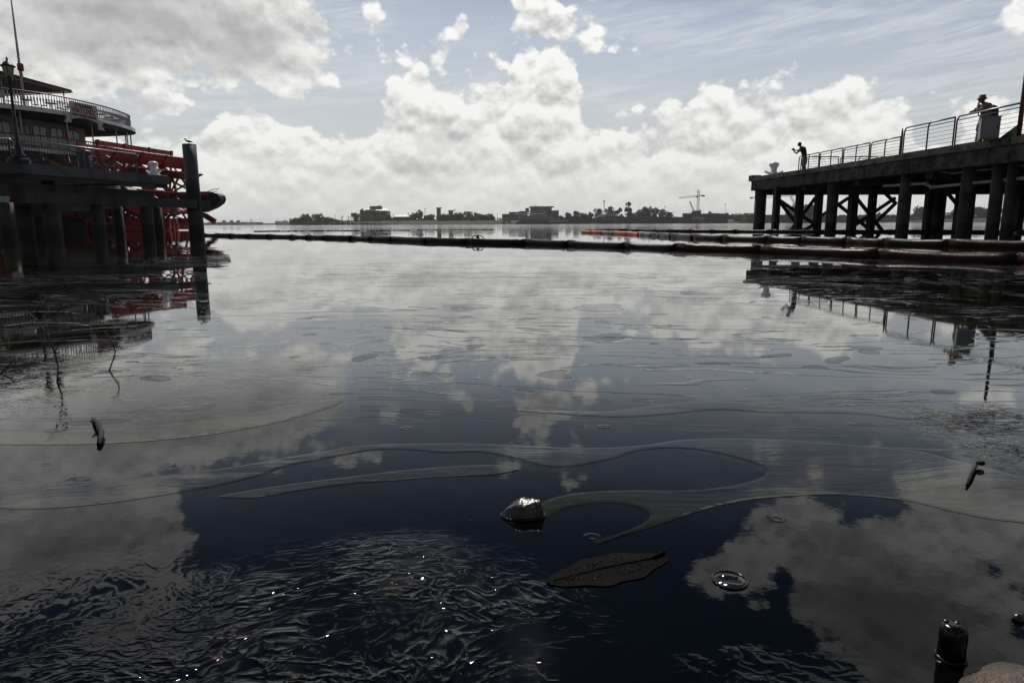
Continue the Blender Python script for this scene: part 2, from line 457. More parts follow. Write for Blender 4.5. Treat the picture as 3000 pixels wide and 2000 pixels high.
def water_material():
    m = bpy.data.materials.new("river_water"); m.use_nodes = True
    t = m.node_tree; t.nodes.clear(); g = G(t)
    geo = g.n("ShaderNodeNewGeometry"); pos = geo.outputs["Position"]
    h, dist, tot = ripple_height(g, pos)
    # a thin brownish film drifting on the water, torn into streaks and round holes
    wp = g.v("ADD", pos, g.v("MULTIPLY", g.v("SUBTRACT", g.noise(g.v("MULTIPLY", pos, (0.5, 0.9, 1)), 0.9, 4, 0.55, out=1), (0.5, 0.5, 0.5)), (1.5, 1.1, 0)))
    streak = g.noise(g.v("MULTIPLY", wp, (0.16, 1.0, 1)), 1.7, 5, 0.6, 0.5)
    film = g.step(streak, 0.20, 0.40)
    film = g.m("MULTIPLY", film, g.step(dist, 1.5, 2.4))
    hv = g.v("MULTIPLY", wp, (1.0, 1.25, 1))
    holes = g.m("MINIMUM", g.voro(hv, 1.3), g.m("ADD", g.voro(hv, 4.4), 0.05))
    edge2 = g.m("MULTIPLY", g.m("SUBTRACT", g.noise(pos, 7.0, 3, 0.6), 0.5), 0.12)
    hole = g.step(g.m("ADD", holes, edge2), 0.235, 0.26)
    near = g.step(dist, 30.0, 90.0, 1.0, 0.5)
    film = g.m("MULTIPLY", g.m("MULTIPLY", film, hole), near)
    tone = g.noise(g.v("MULTIPLY", wp, (0.3, 0.8, 1)), 0.8, 3, 0.5)
    filmcol = g.mix(g.step(tone, 0.42, 0.62), (0.0060, 0.0054, 0.0034, 1), (0.0032, 0.0032, 0.0038, 1))
    base = g.mix(film, (0.0012, 0.0018, 0.0024, 1), filmcol)
    p = g.n("ShaderNodeBsdfPrincipled"); o = g.n("ShaderNodeOutputMaterial")
    g.put(p.inputs["Base Color"], base)
    g.put(p.inputs["IOR"], g.m("ADD", 1.22, g.m("MULTIPLY", film, 0.58)))
    g.put(p.inputs["Roughness"], g.m("ADD", g.m("ADD", g.lin(dist, 20.0, 140.0, 0.003, 0.04), g.step(dist, 0.9, 1.6, 0.007, 0.0)), g.m("MULTIPLY", film, 0.010)))
    g.put(p.inputs["Specular Tint"], g.mix(film, (1, 1, 1, 1), (1.0, 0.965, 0.87, 1)))
    b = g.n("ShaderNodeBump"); b.inputs["Strength"].default_value = 1.0; b.inputs["Distance"].default_value = 1.0
    # drawn-out contours of the film, fine wavy lines along the drift
    iso = g.m("ABSOLUTE", g.m("SINE", g.m("MULTIPLY", streak, 46.0)))
    lines = g.m("MULTIPLY", g.m("MULTIPLY", g.step(iso, 0.0, 0.22, 1.0, 0.0), g.step(dist, 1.35, 1.8)), g.step(dist, 5.0, 14.0, 1.0, 0.0))
    lines = g.m("MULTIPLY", lines, g.step(tone, 0.40, 0.55))
    # the lip of the film and rings of drops give small steps
    drops = g.voro(pos, 6.5)
    ring = g.m("MULTIPLY", g.m("MULTIPLY", g.step(drops, 0.03, 0.05), g.step(drops, 0.07, 0.10, 1.0, 0.0)), g.m("MULTIPLY", g.step(dist, 1.0, 5.0, 0.0004, 0.0), g.step(tot, 0.0, 0.15, 1.0, 0.0)))
    hh = g.m("ADD", h, g.m("ADD", g.m("ADD", g.m("MULTIPLY", film, g.lin(dist, 3.0, 9.0, 0.0010, 0.0)), g.m("MULTIPLY", lines, 0.0007)), ring))
    g.put(b.inputs["Height"], hh)
    g.put(p.inputs["Normal"], b.outputs[0])
    g.put(o.inputs[0], p.outputs[0])
    return m

def oil_material():
    m = bpy.data.materials.new("oil_film"); m.use_nodes = True
    t = m.node_tree; t.nodes.clear(); g = G(t)
    geo = g.n("ShaderNodeNewGeometry"); pos = geo.outputs["Position"]
    h, dist, tot = ripple_height(g, pos)
    wp = g.v("ADD", pos, g.v("MULTIPLY", g.v("SUBTRACT", g.noise(g.v("MULTIPLY", pos, (0.8, 1.6, 1)), 1.3, 3, 0.5, out=1), (0.5, 0.5, 0.5)), (0.9, 0.35, 0)))
    a = g.noise(g.v("MULTIPLY", wp, (0.35, 2.6, 1)), 2.2, 6, 0.6, 0.3)
    c = g.mix(g.step(a, 0.38, 0.6), (0.015, 0.0138, 0.0066, 1), (0.004, 0.0039, 0.0028, 1))
    rb = g.noise(g.v("MULTIPLY", wp, (0.6, 2.2, 1)), 1.1, 2, 0.5)
    c = g.mix(g.m("MULTIPLY", g.step(rb, 0.60, 0.70), 0.7), c, (0.042, 0.023, 0.009, 1))
    sp = g.voro(g.v("MULTIPLY", pos, (1, 1.3, 1)), 16.0)
    c = g.mix(g.step(sp, 0.10, 0.14, 0.7, 0.0), c, (0.008, 0.008, 0.010, 1))
    p = g.n("ShaderNodeBsdfPrincipled"); o = g.n("ShaderNodeOutputMaterial")
    g.put(p.inputs["Base Color"], c)
    ww = g.noise(g.v("MULTIPLY", wp, (0.5, 2.0, 1)), 3.0, 4, 0.6, 0.4)
    g.put(p.inputs["IOR"], g.lin(ww, 0.35, 0.65, 1.20, 1.38))
    p.inputs["Specular Tint"].default_value = (1.0, 0.95, 0.80, 1)
    g.put(p.inputs["Roughness"], g.lin(a, 0.3, 0.7, 0.02, 0.07))
    b = g.n("ShaderNodeBump"); b.inputs["Strength"].default_value = 1.0; b.inputs["Distance"].default_value = 1.0
    g.put(b.inputs["Height"], g.m("ADD", h, g.m("MULTIPLY", a, 0.0018)))
    g.put(p.inputs["Normal"], b.outputs[0])
    g.put(o.inputs[0], p.outputs[0])
    return m
M["water"] = water_material()
M["oil"] = oil_material()

mb = MB()
mb.add([(-9000, -60, 0), (9000, -60, 0), (9000, 9000, 0), (-9000, 9000, 0)], [[0, 1, 2, 3]])
tag(mb.build("river_water", M["water"]), kind="structure")

def smooth_loop(pts, k=5):
    out, n = [], len(pts)
    for i in range(n):
        p0, p1, p2, p3 = (Vector(pts[(i + j - 1) % n]) for j in range(4))
        for s in range(k):
            t = s / k
            out.append(0.5 * ((2 * p1) + (p2 - p0) * t + (2 * p0 - 5 * p1 + 4 * p2 - p3) * t * t + (3 * p1 - p0 - 3 * p2 + p3) * t ** 3))
    return out
def film_sheet(name, pts, label, lip=0.007):
    """a floating sheet with a thin rounded rim"""
    loop = smooth_loop([at_z(x, y, 0).to_2d() for x, y in pts])
    n = len(loop)
    area = sum(loop[i].x * loop[(i + 1) % n].y - loop[(i + 1) % n].x * loop[i].y for i in range(n))
    s = 1 if area > 0 else -1
    bm = bmesh.new()
    outer, mid, inner = [], [], []
    for i, p in enumerate(loop):
        d = loop[(i + 1) % n] - loop[i - 1]
        if d.length < 1e-6: d = Vector((1, 0))
        d.normalize(); nr = Vector((-d.y, d.x)) * s
        outer.append(bm.verts.new((p.x, p.y, 0.0006)))
        mid.append(bm.verts.new((*(p + nr * lip * 0.45), 0.0006)))
        inner.append(bm.verts.new((*(p + nr * lip), 0.0009)))
    for i in range(n):
        j = (i + 1) % n
        for a, b in ((outer, mid), (mid, inner)):
            f = bm.faces.new((a[i], a[j], b[j], b[i])); f.smooth = True
    edges = [e for e in bm.edges if e.verts[0] in set(inner) and e.verts[1] in set(inner)]
    bmesh.ops.triangle_fill(bm, use_beauty=True, use_dissolve=False, edges=edges)
    bmesh.ops.recalc_face_normals(bm, faces=bm.faces)
    for f in bm.faces:
        if f.normal.z < 0: f.normal_flip()
    me = bpy.data.meshes.new(name); bm.to_mesh(me); bm.free()
    me.materials.append(M["oil"])
    return tag(link(name, me), label, "oil slick", "oil slicks drifting on the near water", "stuff")
film_sheet("oil_slick", [(-250, 1400), (0, 1408), (134, 1411), (306, 1408), (459, 1394), (574, 1383), (727, 1360), (850, 1338), (944, 1323), (1046, 1306), (1212, 1299), (1365, 1299), (1500, 1303),
    (1650, 1311), (1790, 1311), (1900, 1302), (1990, 1289), (2120, 1284), (2290, 1288), (2500, 1303), (2690, 1322), (2800, 1350), (2900, 1372), (3000, 1398), (3250, 1440),
    (3250, 1570), (3000, 1532), (2900, 1520), (2800, 1500), (2650, 1466), (2500, 1452), (2400, 1449), (2250, 1458), (2150, 1472), (2040, 1500), (1950, 1531), (1880, 1552), (1740, 1591),
    (1815, 1562), (1880, 1534), (1905, 1506), (1860, 1482), (1770, 1472), (1660, 1486), (1592, 1518), (1580, 1478), (1640, 1453), (1720, 1441), (1850, 1436), (1970, 1437), (2080, 1431), (2180, 1415), (2242, 1390), (2230, 1366),
    (2150, 1338), (2050, 1318), (1950, 1312), (1860, 1322), (1790, 1345), (1700, 1362), (1620, 1368), (1540, 1352), (1460, 1332), (1400, 1324), (1300, 1326), (1200, 1318), (1100, 1318), (1000, 1334),
    (930, 1348), (850, 1362), (760, 1392), (650, 1420), (536, 1440), (420, 1459), (306, 1475), (190, 1486), (77, 1492), (0, 1488), (-250, 1480)],
    "long olive brown oil slick curving across the near water past the wet rock")
film_sheet("oil_slick", [(1500, 1200), (1650, 1203), (1780, 1205), (1900, 1190), (2010, 1178), (2140, 1176), (2250, 1190), (2350, 1196), (2450, 1194), (2540, 1202), (2590, 1182), (2680, 1180), (2735, 1205), (2720, 1222),
    (2650, 1228), (2540, 1214), (2400, 1209), (2250, 1208), (2100, 1200), (1950, 1214), (1820, 1221), (1650, 1214)],
    "narrow grey oil slick with a hooked end on the blue water", 0.010)
film_sheet("oil_slick", [(640, 1455), (760, 1432), (900, 1412), (1040, 1395), (1180, 1378), (1330, 1366), (1460, 1362), (1520, 1376), (1440, 1392), (1300, 1396), (1150, 1408), (1000, 1420), (860, 1440), (740, 1458)],
    "thin pale oil slick below the long one, fading into the dark patch", 0.004)
film_sheet("oil_slick", [(-200, 1250), (150, 1262), (420, 1248), (640, 1225), (830, 1190), (960, 1160), (1010, 1172), (930, 1205), (780, 1245), (560, 1280), (300, 1300), (0, 1302), (-200, 1300)],
    "wide brownish oil slick on the left behind the floating stick", 0.012)

# ------------------------------------------------------------------ wharf on the right
ZW = 2.90
WA = at_z(2205, 521, ZW)
WB = at_z(2980, 402, ZW)
we = (WB - WA).to_2d().normalized()                   # along the edge, toward us
wn = Vector((-we.y, we.x))                            # inward, away from the open water
if wn.x < 0: wn = -wn
WE3, WN3, UP = Vector((we.x, we.y, 0)), Vector((wn.x, wn.y, 0)), Vector((0, 0, 1))
WEND = Vector((1, 0.02, 0)).normalized()              # direction of the outer end
def wp(s, inn=0.0, z=ZW):
    """a place on the wharf: s metres along the edge from the outer corner, inn metres inward"""
    p = WA.to_2d() + we * s + wn * inn
    return Vector((p.x, p.y, z))
def wharf_s(px, py, inn=0.0):
    """how far along the edge a measured bearing lies"""
    d = ray(px, py).to_2d()
    a = WA.to_2d() + wn * inn
    det = we.x * (-d.y) + d.x * we.y
    r = -a
    return (r.x * (-d.y) + d.x * r.y) / det
WLEN = 36.0
wharf = thing("wharf", "dark concrete and timber wharf on braced piles with mossy edge beam", "wharf", tuple(WA))
O = tuple(WA)
far_r = WA + WEND * 46
mb = MB(O)
mb.prism([wp(0.03, 0.03).to_2d(), wp(WLEN, 0.03).to_2d(), (far_r.x, wp(WLEN).y), (far_r.x, far_r.y - 0.03)], ZW - 0.28, ZW)
mb.build("deck_slab", M["concrete"], wharf)
# the edge beam is cast in lengths, each a little uneven
ss = [0.0, 4.1, 8.6, 13.0, 17.4, 21.8, 26.2, 30.6, WLEN]
for i in range(len(ss) - 1):
    mb = MB(O)
    a, b = ss[i], ss[i + 1] - 0.03
    n = 10
    vs = []
    for k in range(n + 1):
        s = a + (b - a) * k / n
        for (inn, z) in ((-0.10, ZW + 0.02), (-0.12, ZW - 0.20), (-0.055, ZW - 0.23), (-0.06, ZW - 0.70), (0.30, ZW - 0.72), (0.30, ZW - 0.30), (0.02, ZW + 0.02)):
            j = 0.012 * mnoise.noise(Vector((s * 1.7, z * 5, i)))
            vs.append(wp(s, inn + j, z + j * 0.6))
    fs = []
    for k in range(n):
        for q in range(7):
            q2 = (q + 1) % 7
            fs.append([k * 7 + q, k * 7 + q2, (k + 1) * 7 + q2, (k + 1) * 7 + q])
    fs += [list(range(7)), [n * 7 + q for q in range(7)]]
    mb.add(vs, fs)
    mb.build("edge_beam", M["concrete_moss"], wharf)
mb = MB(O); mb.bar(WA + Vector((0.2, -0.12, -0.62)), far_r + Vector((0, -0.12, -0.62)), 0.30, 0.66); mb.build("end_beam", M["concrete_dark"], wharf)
mb = MB(O); mb.bar(WA + Vector((-0.10, 0.10, -0.02)) , WA + Vector((0.42, 0.10, -0.02)), 0.5, 0.30); mb.build("corner_block", M["timber_dark"], wharf)
for k in range(1, 8):                                  # cross beams under the deck
    s = k * 4.3 + 0.6
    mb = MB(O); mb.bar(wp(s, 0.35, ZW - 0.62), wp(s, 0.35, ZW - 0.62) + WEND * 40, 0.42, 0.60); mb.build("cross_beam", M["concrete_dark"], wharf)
for k in range(1, 5):
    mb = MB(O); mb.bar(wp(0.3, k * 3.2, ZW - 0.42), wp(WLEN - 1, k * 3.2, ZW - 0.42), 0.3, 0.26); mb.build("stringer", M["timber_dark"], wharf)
# piles: stout concrete ones under the edge, square timber ones in the outer bent
stout = [(2222, 600, 34), (2432, 600, 32), (2643, 600, 34), (2818, 620, 37), (2902, 640, 36), (2942, 640, 30)]
for i, (px, py, w) in enumerate(stout):
    s = wharf_s(px, py, 0.25)
    p = wp(s, 0.35)
    r = w * p.y / FPX / 2 * 0.94
    mb = MB(O); mb.tube([(p.x, p.y, -3), (p.x, p.y, 0.5), (p.x, p.y, ZW - 0.68)], [r * 1.02, r, r], 16)
    pl = mb.build("pile", M["pile_concrete"], wharf)
YB = 34.6
thin = [(2275, 17), (2342, 18), (2398, 18), (2499, 21), (2555, 18), (2721, 18), (2751, 26), (2987, 21), (2645, 20), (2812, 20)]
for px, w in thin:
    p = at_y(px, 600, YB + (0.5 if px > 2700 else 0))
    wd = w * p.y / FPX * 0.95
    mb = MB(O); mb.box((p.x, p.y, (ZW - 0.65 - 3) / 2), (wd, wd, ZW - 0.65 + 3), (Vector((1, 0.12, 0)).normalized(), Vector((-0.12, 1, 0)).normalized(), UP))
    mb.build("pile", M["timber_dark"], wharf)
for a, b in [((2284, 587), (2388, 659)), ((2390, 578), (2309, 686)), ((2284, 590), (2356, 686)), ((2387, 656), (2338, 686)), ((2486, 580), (2407, 632)),
             ((2446, 592), (2538, 665)), ((2510, 581), (2585, 676)), ((2623, 580), (2502, 661)), ((2623, 596), (2558, 659)), ((2594, 567), (2626, 598)), ((2777, 567), (2803, 598))]:
    k = random.choice((-0.32, 0.32))
    mb = MB(O); mb.bar(at_y(*a, YB + k), at_y(*b, YB + k), 0.10, 0.16); mb.build("brace", M["timber_dark"], wharf)
for i, y in enumerate((31.0, 27.0, 23.0)):            # inner rows, lost in the dark under the deck
    for k in range(4):
        s = (WA.y - y)
        p = wp(s, 7.5 + k * 5.0 + i)
        mb = MB(O); mb.box((p.x, p.y, (ZW - 0.9 - 3) / 2), (0.4, 0.4, ZW - 0.9 + 3)); mb.build("pile", M["timber_dark"], wharf)

# pipes slung below the edge
def pipe(name, pts, r, mat, label):
    th = thing(name, label, "pipe", tuple(pts[0]), "pipes slung under the wharf edge")
    mb = MB(tuple(pts[0])); mb.tube(pts, r, 10); mb.build("tube", mat, th)
    for k in range(1, len(pts) - 1):
        mb = MB(tuple(pts[0])); d = (Vector(pts[k + 1]) - Vector(pts[k])).normalized()
        mb.tube([Vector(pts[k]) - d * 0.02, Vector(pts[k]) + d * 0.14], r * 1.22, 10); mb.build("coupling", mat, th)
    k = 0
    L = Vector(pts[-1]) - Vector(pts[0])
    for t in (0.15, 0.4, 0.65, 0.9):
        i = min(int(t * (len(pts) - 1)), len(pts) - 2)
        q = lerp(pts[i], pts[i + 1], t * (len(pts) - 1) - i)
        mb = MB(tuple(pts[0])); mb.bar(q + Vector((0, 0, r)), (q.x, q.y, ZW - 0.5), 0.03, 0.03); mb.build("hanger", M["iron"], th)
def wpx(px, py, inn):
    s = wharf_s(px, py, inn); p = wp(s, inn); d = ray(px, py)
    return EYE + d * (p.y / d.y)
pA = [wpx(2745, 497, 0.5), wpx(2760, 503, 0.5), wpx(2790, 508, 0.5), wpx(2880, 498, 0.5), wpx(3000, 486, 0.5)]
pA.append(pA[-1] + (pA[-1] - pA[-2]).normalized() * 6)
pipe("drain_pipe", pA, 0.035, M["pipe_grey"], "thin pale grey pipe bending upward at its far end under the wharf")
pB = [wpx(2590, 545, 0.4), wpx(2660, 541, 0.4), wpx(2710, 538, 0.4), wpx(2729, 549, 0.4), wpx(2832, 539, 0.4), wpx(3000, 522, 0.4)]
pB.append(pB[-1] + (pB[-1] - pB[-2]).normalized() * 6)
pipe("drain_pipe", pB, 0.055, M["pipe_grey"], "long pale pipe with a step down, lowest of the pipes under the wharf")
pipe("drain_pipe", [wpx(2434, 529, 0.4), wpx(2490, 527, 0.4), wpx(2533, 523, 0.4)], 0.035, M["pipe_grey"], "short straight pale pipe below the wharf edge near the outer corner")

# railings of bent tube panels with steel cables
def railing(label, pts, h, panels, zb=ZW):
    """pts: two ends; each panel has an end post, a middle post and an end post, all bending into the handrail"""
    a, b = Vector(pts[0]), Vector(pts[1])
    th = thing("railing", label, "railing", tuple(a), "red post cable railings on the wharf")
    o = tuple(a)
    d = (b - a); L = d.length; d.normalize()
    pl = L / panels
    for i in range(panels):
        s0, s1 = i * pl + 0.05, (i + 1) * pl - 0.05
        for s, bend in ((s0, 0.16), ((s0 + s1) / 2, 0.14), (s1, 0.0)):
            p = a + d * s
            sp = [(p.x, p.y, zb), (p.x, p.y, zb + h - 0.16)]
            for q in range(1, 5):
                t = q / 4 * math.pi / 2
                e = p + d * (bend * (1 - math.cos(t)))
                sp.append((e.x, e.y, zb + h - 0.16 + 0.16 * math.sin(t)))
            mb = MB(o); mb.tube(sp, 0.026, 8); mb.build("post", M["rust_red"], th)
        mb = MB(o); mb.tube([a + d * (s0 + 0.1) + UP * h, a + d * (s1 + 0.0) + UP * h], 0.030, 8); mb.build("handrail", M["handrail"], th)
        mb = MB(o); mb.tube([a + d * s0 + UP * (h - 0.12), a + d * s1 + UP * (h - 0.12)], 0.016, 6); mb.build("upper_rail", M["handrail"], th)
        mb = MB(o); mb.tube([a + d * s0 + UP * 0.10, a + d * s1 + UP * 0.10], 0.018, 6); mb.build("bottom_rail", M["rust_red"], th)
        for k in range(5):
            z = 0.10 + (h - 0.22) * (k + 1) / 6
            mb = MB(o); mb.tube([a + d * s0 + UP * z, a + d * s1 + UP * z], 0.0065, 5); mb.build("cable", M["cable"], th)
    return th
s1a, s1b = 1.5, wharf_s(2640, 420, 1.8)
r1a, r1b = wp(s1a, 1.8), wp(s1b, 1.8)
railing("long cable railing set back from the edge, running from the man with a camera", (r1a, r1b), 1.0, 4)
rend = wp(s1a, 1.9) + WEND * 8.5
railing("cable railing across the outer end of the wharf behind the man with a camera", (wp(s1a, 1.95) + Vector((0, 0.12, 0)), rend + Vector((0, 0.12, 0))), 1.0, 4)
s2a, s2b = wharf_s(2650, 400, 0.45), WLEN - 8
railing("cable railing at the wharf edge that the man in the hat leans on", (wp(s2a, 0.40), wp(s2b, 0.16)), 1.03, 6)
railing("short return of cable railing joining the two long runs", (wp(s2a - 0.12, 0.42), wp(s1b + 0.12, 1.75)), 1.03, 1)

# mooring bollard with two horns on the outer corner
def bollard(loc, label, rot, big=1.0):
    th = thing("mooring_bollard", label, "bollard", tuple(loc), "white mooring bollards on the two docks")
    mb = MB(); k = big
    mb.lathe((0, 0, 0), [(0.30 * k, 0), (0.30 * k, 0.04 * k), (0.20 * k, 0.10 * k), (0.145 * k, 0.20 * k), (0.125 * k, 0.32 * k), (0.15 * k, 0.40 * k), (0.20 * k, 0.47 * k), (0.22 * k, 0.53 * k), (0.20 * k, 0.59 * k), (0.13 * k, 0.635 * k), (0.02 * k, 0.65 * k)], 20)
    mb.build("post", M["white_paint"], th)
    for sx in (-1, 1):
        mb = MB(); mb.tube([(sx * 0.10 * k, 0, 0.13 * k), (sx * 0.26 * k, 0, 0.16 * k), (sx * 0.38 * k, 0, 0.21 * k), (sx * 0.43 * k, 0, 0.23 * k)], [0.07 * k, 0.055 * k, 0.05 * k, 0.055 * k], 10)
        mb.build("horn", M["white_paint"], th)
    mb = MB(); mb.box((0, 0, 0.015), (0.95 * k, 0.62 * k, 0.03)); mb.build("base_plate", M["white_paint"], th)
    th.rotation_euler = (0, 0, rot)
    return th
bp = at_y(2266, 517, WA.y - 0.75); bp.z = ZW + 0.001
bollard(bp, "white mooring bollard with two horns on the outer wharf corner", rad(8), 1.2)

# control cabinet fixed at the edge
cs = wharf_s(2888, 420, -0.25)
cp = wp(cs, -0.20, ZW + 0.02)
cab = thing("control_cabinet", "grey metal cabinet on the wharf edge in front of the man in the hat", "cabinet", tuple(cp))
f = Vector((-0.35, -0.94, 0)).normalized(); sd = Vector((0.94, -0.35, 0)).normalized()
mb = MB(); mb.box((0, 0, 0.34), (0.50, 0.26, 0.64), (sd, f, UP)); mb.build("body", M["box_grey"], cab)
mb = MB(); mb.box(f * 0.137 + Vector((0, 0, 0.34)), (0.46, 0.012, 0.58), (sd, f, UP)); dr = mb.build("door", M["box_grey"], cab)
mb = MB(); mb.box(f * 0.152 + sd * 0.18 + Vector((0, 0, 0.36)), (0.02, 0.018, 0.09), (sd, f, UP)); mb.build("latch", M["iron"], dr)
mb = MB(); mb.box((0, 0, 0.672), (0.54, 0.30, 0.022), (sd, f, UP)); mb.build("lid", M["box_grey"], cab)
mb = MB(); mb.tube([sd * -0.1 + UP * 0.68, sd * -0.1 + UP * 0.73, UP * 0.75, sd * 0.02 + UP * 0.68], 0.012, 6); mb.build("cable_loop", M["iron"], cab)
for sx in (-0.2, 0.2):
    mb = MB(); mb.box(sd * sx + UP * 0.0, (0.06, 0.2, 0.05), (sd, f, UP)); mb.build("foot", M["iron"], cab)

# tall pole at the right edge of the view
ps = wharf_s(2996, 330, 0.1)
pp = wp(ps, 0.05, ZW)
pole = thing("lamp_pole", "tall reddish lamp pole with a braced foot on the wharf edge", "lamp pole", tuple(pp))
mb = MB(); mb.tube([(0, 0, 0), (0, 0, 1.2), (0, 0, 4.05)], [0.055, 0.05, 0.038], 10); mb.build("shaft", M["rust_red"], pole)
mb = MB(); mb.bar((0, 0, 4.0), (0.34, 0.05, 4.12), 0.05, 0.05); mb.build("arm", M["rust_red"], pole)
mb = MB(); mb.lathe((0.36, 0.05, 4.0), [(0.05, 0.16), (0.12, 0.1), (0.15, 0.0), (0.08, -0.03)], 12); mb.build("lamp_head", M["iron"], pole)
mb = MB(); mb.extrude([(-0.02, -0.02, 0.02), (-0.02, 0.85, 0.02), (-0.02, 0.02, 0.38)], (0.04, 0, 0)); mb.build("gusset", M["concrete_dark"], pole)

# ------------------------------------------------------------------ dock on the left
ZD = 2.85
DA = at_z(67, 478, ZD); DB = at_z(494, 517, ZD); DC = at_z(-60, 476, ZD)
de = (DB - DA).to_2d().normalized(); DE3 = Vector((de.x, de.y, 0))
dn = Vector((-de.y, de.x)); dn = dn if dn.x < 0 else -dn; DN3 = Vector((dn.x, dn.y, 0))
O = tuple(DA)
dock = thing("dock", "grey concrete dock on round piles beside the steamboat", "dock", O)
LD = (DB - DA).length
def dp(s, inn=0.0, z=ZD):
    p = DA.to_2d() + de * s + dn * inn
    return Vector((p.x, p.y, z))
dl = (DC - DA).to_2d().normalized(); dlin = Vector((-dl.y, dl.x)); dlin = dlin if dlin.y > 0 else -dlin
DC2 = DA.to_2d() + dl * 16
mb = MB(O)
mb.prism([dp(0.02, 0.25).to_2d(), dp(LD, 0.25).to_2d(), dp(LD, 6.5).to_2d(), dp(-2, 12).to_2d(), (DC2 + dlin * 8), (DC2 + dlin * 0.25)], ZD - 0.32, ZD - 0.02)
mb.build("deck_slab", M["concrete"], dock)
for a, b in ((0.0, LD * 0.5 - 0.012), (LD * 0.5 + 0.012, LD)):
    mb = MB(O); mb.bar(dp(a, 0.13, ZD - 0.20), dp(b, 0.13, ZD - 0.20), 0.26, 0.40); mb.build("edge_beam", M["concrete"], dock)
mb = MB(O); mb.bar(dp(0.02, 0.22, ZD - 0.49), dp(LD - 0.02, 0.22, ZD - 0.49), 0.26, 0.17); mb.build("lower_ledge", M["concrete_dark"], dock)
a3 = Vector((DA.x, DA.y, ZD - 0.20)); b3 = Vector((DC2.x, DC2.y, ZD - 0.20)); off = Vector((dlin.x, dlin.y, 0)) * 0.13
mb = MB(O); mb.bar(a3 + off - Vector((dl.x, dl.y, 0)) * 0.0, b3 + off, 0.26, 0.40); mb.build("edge_beam", M["concrete"], dock)
mb = MB(O); mb.bar(a3 + off * 1.8 - UP * 0.29, b3 + off * 1.8 - UP * 0.29, 0.26, 0.17); mb.build("lower_ledge", M["concrete_dark"], dock)
mb = MB(O); mb.bar(dp(LD - 0.13, 0.27, ZD - 0.2), dp(LD - 0.13, 6.5, ZD - 0.2), 0.26, 0.4); mb.build("end_beam", M["concrete"], dock)
for t in (0.42, 0.88):                                 # weep slots in the face
    mb = MB(O); mb.box(dp(LD * t, -0.004, ZD - 0.32), (0.09, 0.02, 0.16), (DE3, DN3, UP)); mb.build("scupper", M["iron"], dock)
# fender beam in front, on its own row of piles, running out to the tall dolphin
FB0, FB1 = dp(-0.6, -0.35, 1.52), dp(LD + 2.15, -0.35, 1.52)
fb = (FB1 - FB0).normalized(); FL = (FB1 - FB0).length
cuts = [0.0, FL * 0.30, FL * 0.78, FL]
for i in range(3):
    mb = MB(O); mb.bar(FB0 + fb * cuts[i], FB0 + fb * (cuts[i + 1] - 0.03), 0.6, 0.42); mb.build("fender_beam", M["concrete_dark"], dock)
mb = MB(O); mb.bar(FB0 - fb * 1.0 + DN3 * 1.3 + UP * 0.35, FB1 - fb * 2.6 + DN3 * 1.3 + UP * 0.35, 0.7, 0.5); mb.build("rear_beam", M["concrete_dark"], dock)
def fender_s(px, py):
    d = ray(px, py).to_2d(); a = FB0.to_2d(); e = fb.to_2d()
    det = e.x * (-d.y) + d.x * e.y; r = -a
    return (r.x * (-d.y) + d.x * r.y) / det
for px, w, inn in [(18, 40, 0), (150, 46, 0), (196, 40, 2.2), (286, 34, 0), (429, 34, 0), (497, 32, 0.8)]:
    s = fender_s(px, 620); p = FB0 + fb * s + DN3 * inn
    r = w * p.y / FPX / 2
    mb = MB(O); mb.tube([(p.x, p.y, -3), (p.x, p.y, 0.3), (p.x, p.y, 1.32)], [r, r, r], 16); mb.build("pile", M["pile_concrete"], dock)
for k in range(3):
    p = dp(0.8 + k * 3.9, 4.2); mb = MB(O); mb.tube([(p.x, p.y, -3), (p.x, p.y, ZD - 0.33)], 0.26, 12); mb.build("pile", M["pile_concrete"], dock)
s = fender_s(571, 620); p = FB0 + fb * s
dol = thing("mooring_dolphin", "tall grey steel pile standing at the end of the dock with a gull on top", "pile", (p.x, p.y, 0))
rt = 37 * p.y / FPX / 2
ztop = at_y(541, 424, p.y).z
mb = MB(); mb.tube([(0, 0, 1.2), (0, 0, ztop)], [rt, rt], 24); mb.build("steel_casing", M["steel_grey"], dol)
mb = MB(); mb.tube([(0, 0, -3), (0, 0, 0.4), (0, 0, 1.2)], [rt * 1.12, rt * 1.12, rt * 1.1], 24); mb.build("pile_foot", M["pile_concrete"], dol)
mb = MB(); mb.lathe((0, 0, ztop), [(rt * 1.0, 0), (rt * 0.99, 0.02), (0.02, 0.04)], 24, False); mb.build("cap", M["iron"], dol)
DOLTOP = Vector((p.x, p.y, ztop + 0.04))

# laughing gull on the pile
gull = thing("gull", "small dark winged gull standing on the tall grey pile", "bird", tuple(DOLTOP))
gs = 26 * p.y / FPX
M["gull_grey"] = srf("gull_grey_feathers", (0.09, 0.09, 0.10), 0.7, var=0.3, scale=30)
M["gull_dark"] = srf("gull_dark_head", (0.015, 0.014, 0.014), 0.7)
M["gull_white"] = srf("gull_white_feathers", (0.55, 0.55, 0.53), 0.7)
mb = MB(); mb.tube([(-0.36 * gs, 0, 0.40 * gs), (-0.28 * gs, 0, 0.36 * gs), (-0.1 * gs, 0, 0.28 * gs), (0.12 * gs, 0, 0.22 * gs), (0.34 * gs, 0, 0.16 * gs)], [0.05 * gs, 0.10 * gs, 0.14 * gs, 0.11 * gs, 0.03 * gs], 10); mb.build("body", M["gull_white"], gull)
for sy in (-1, 1):
    mb = MB(); mb.tube([(-0.18 * gs, sy * 0.10 * gs, 0.34 * gs), (0.1 * gs, sy * 0.10 * gs, 0.27 * gs), (0.5 * gs, sy * 0.03 * gs, 0.15 * gs)], [0.05 * gs, 0.075 * gs, 0.012 * gs], 8); mb.build("wing", M["gull_grey"], gull)
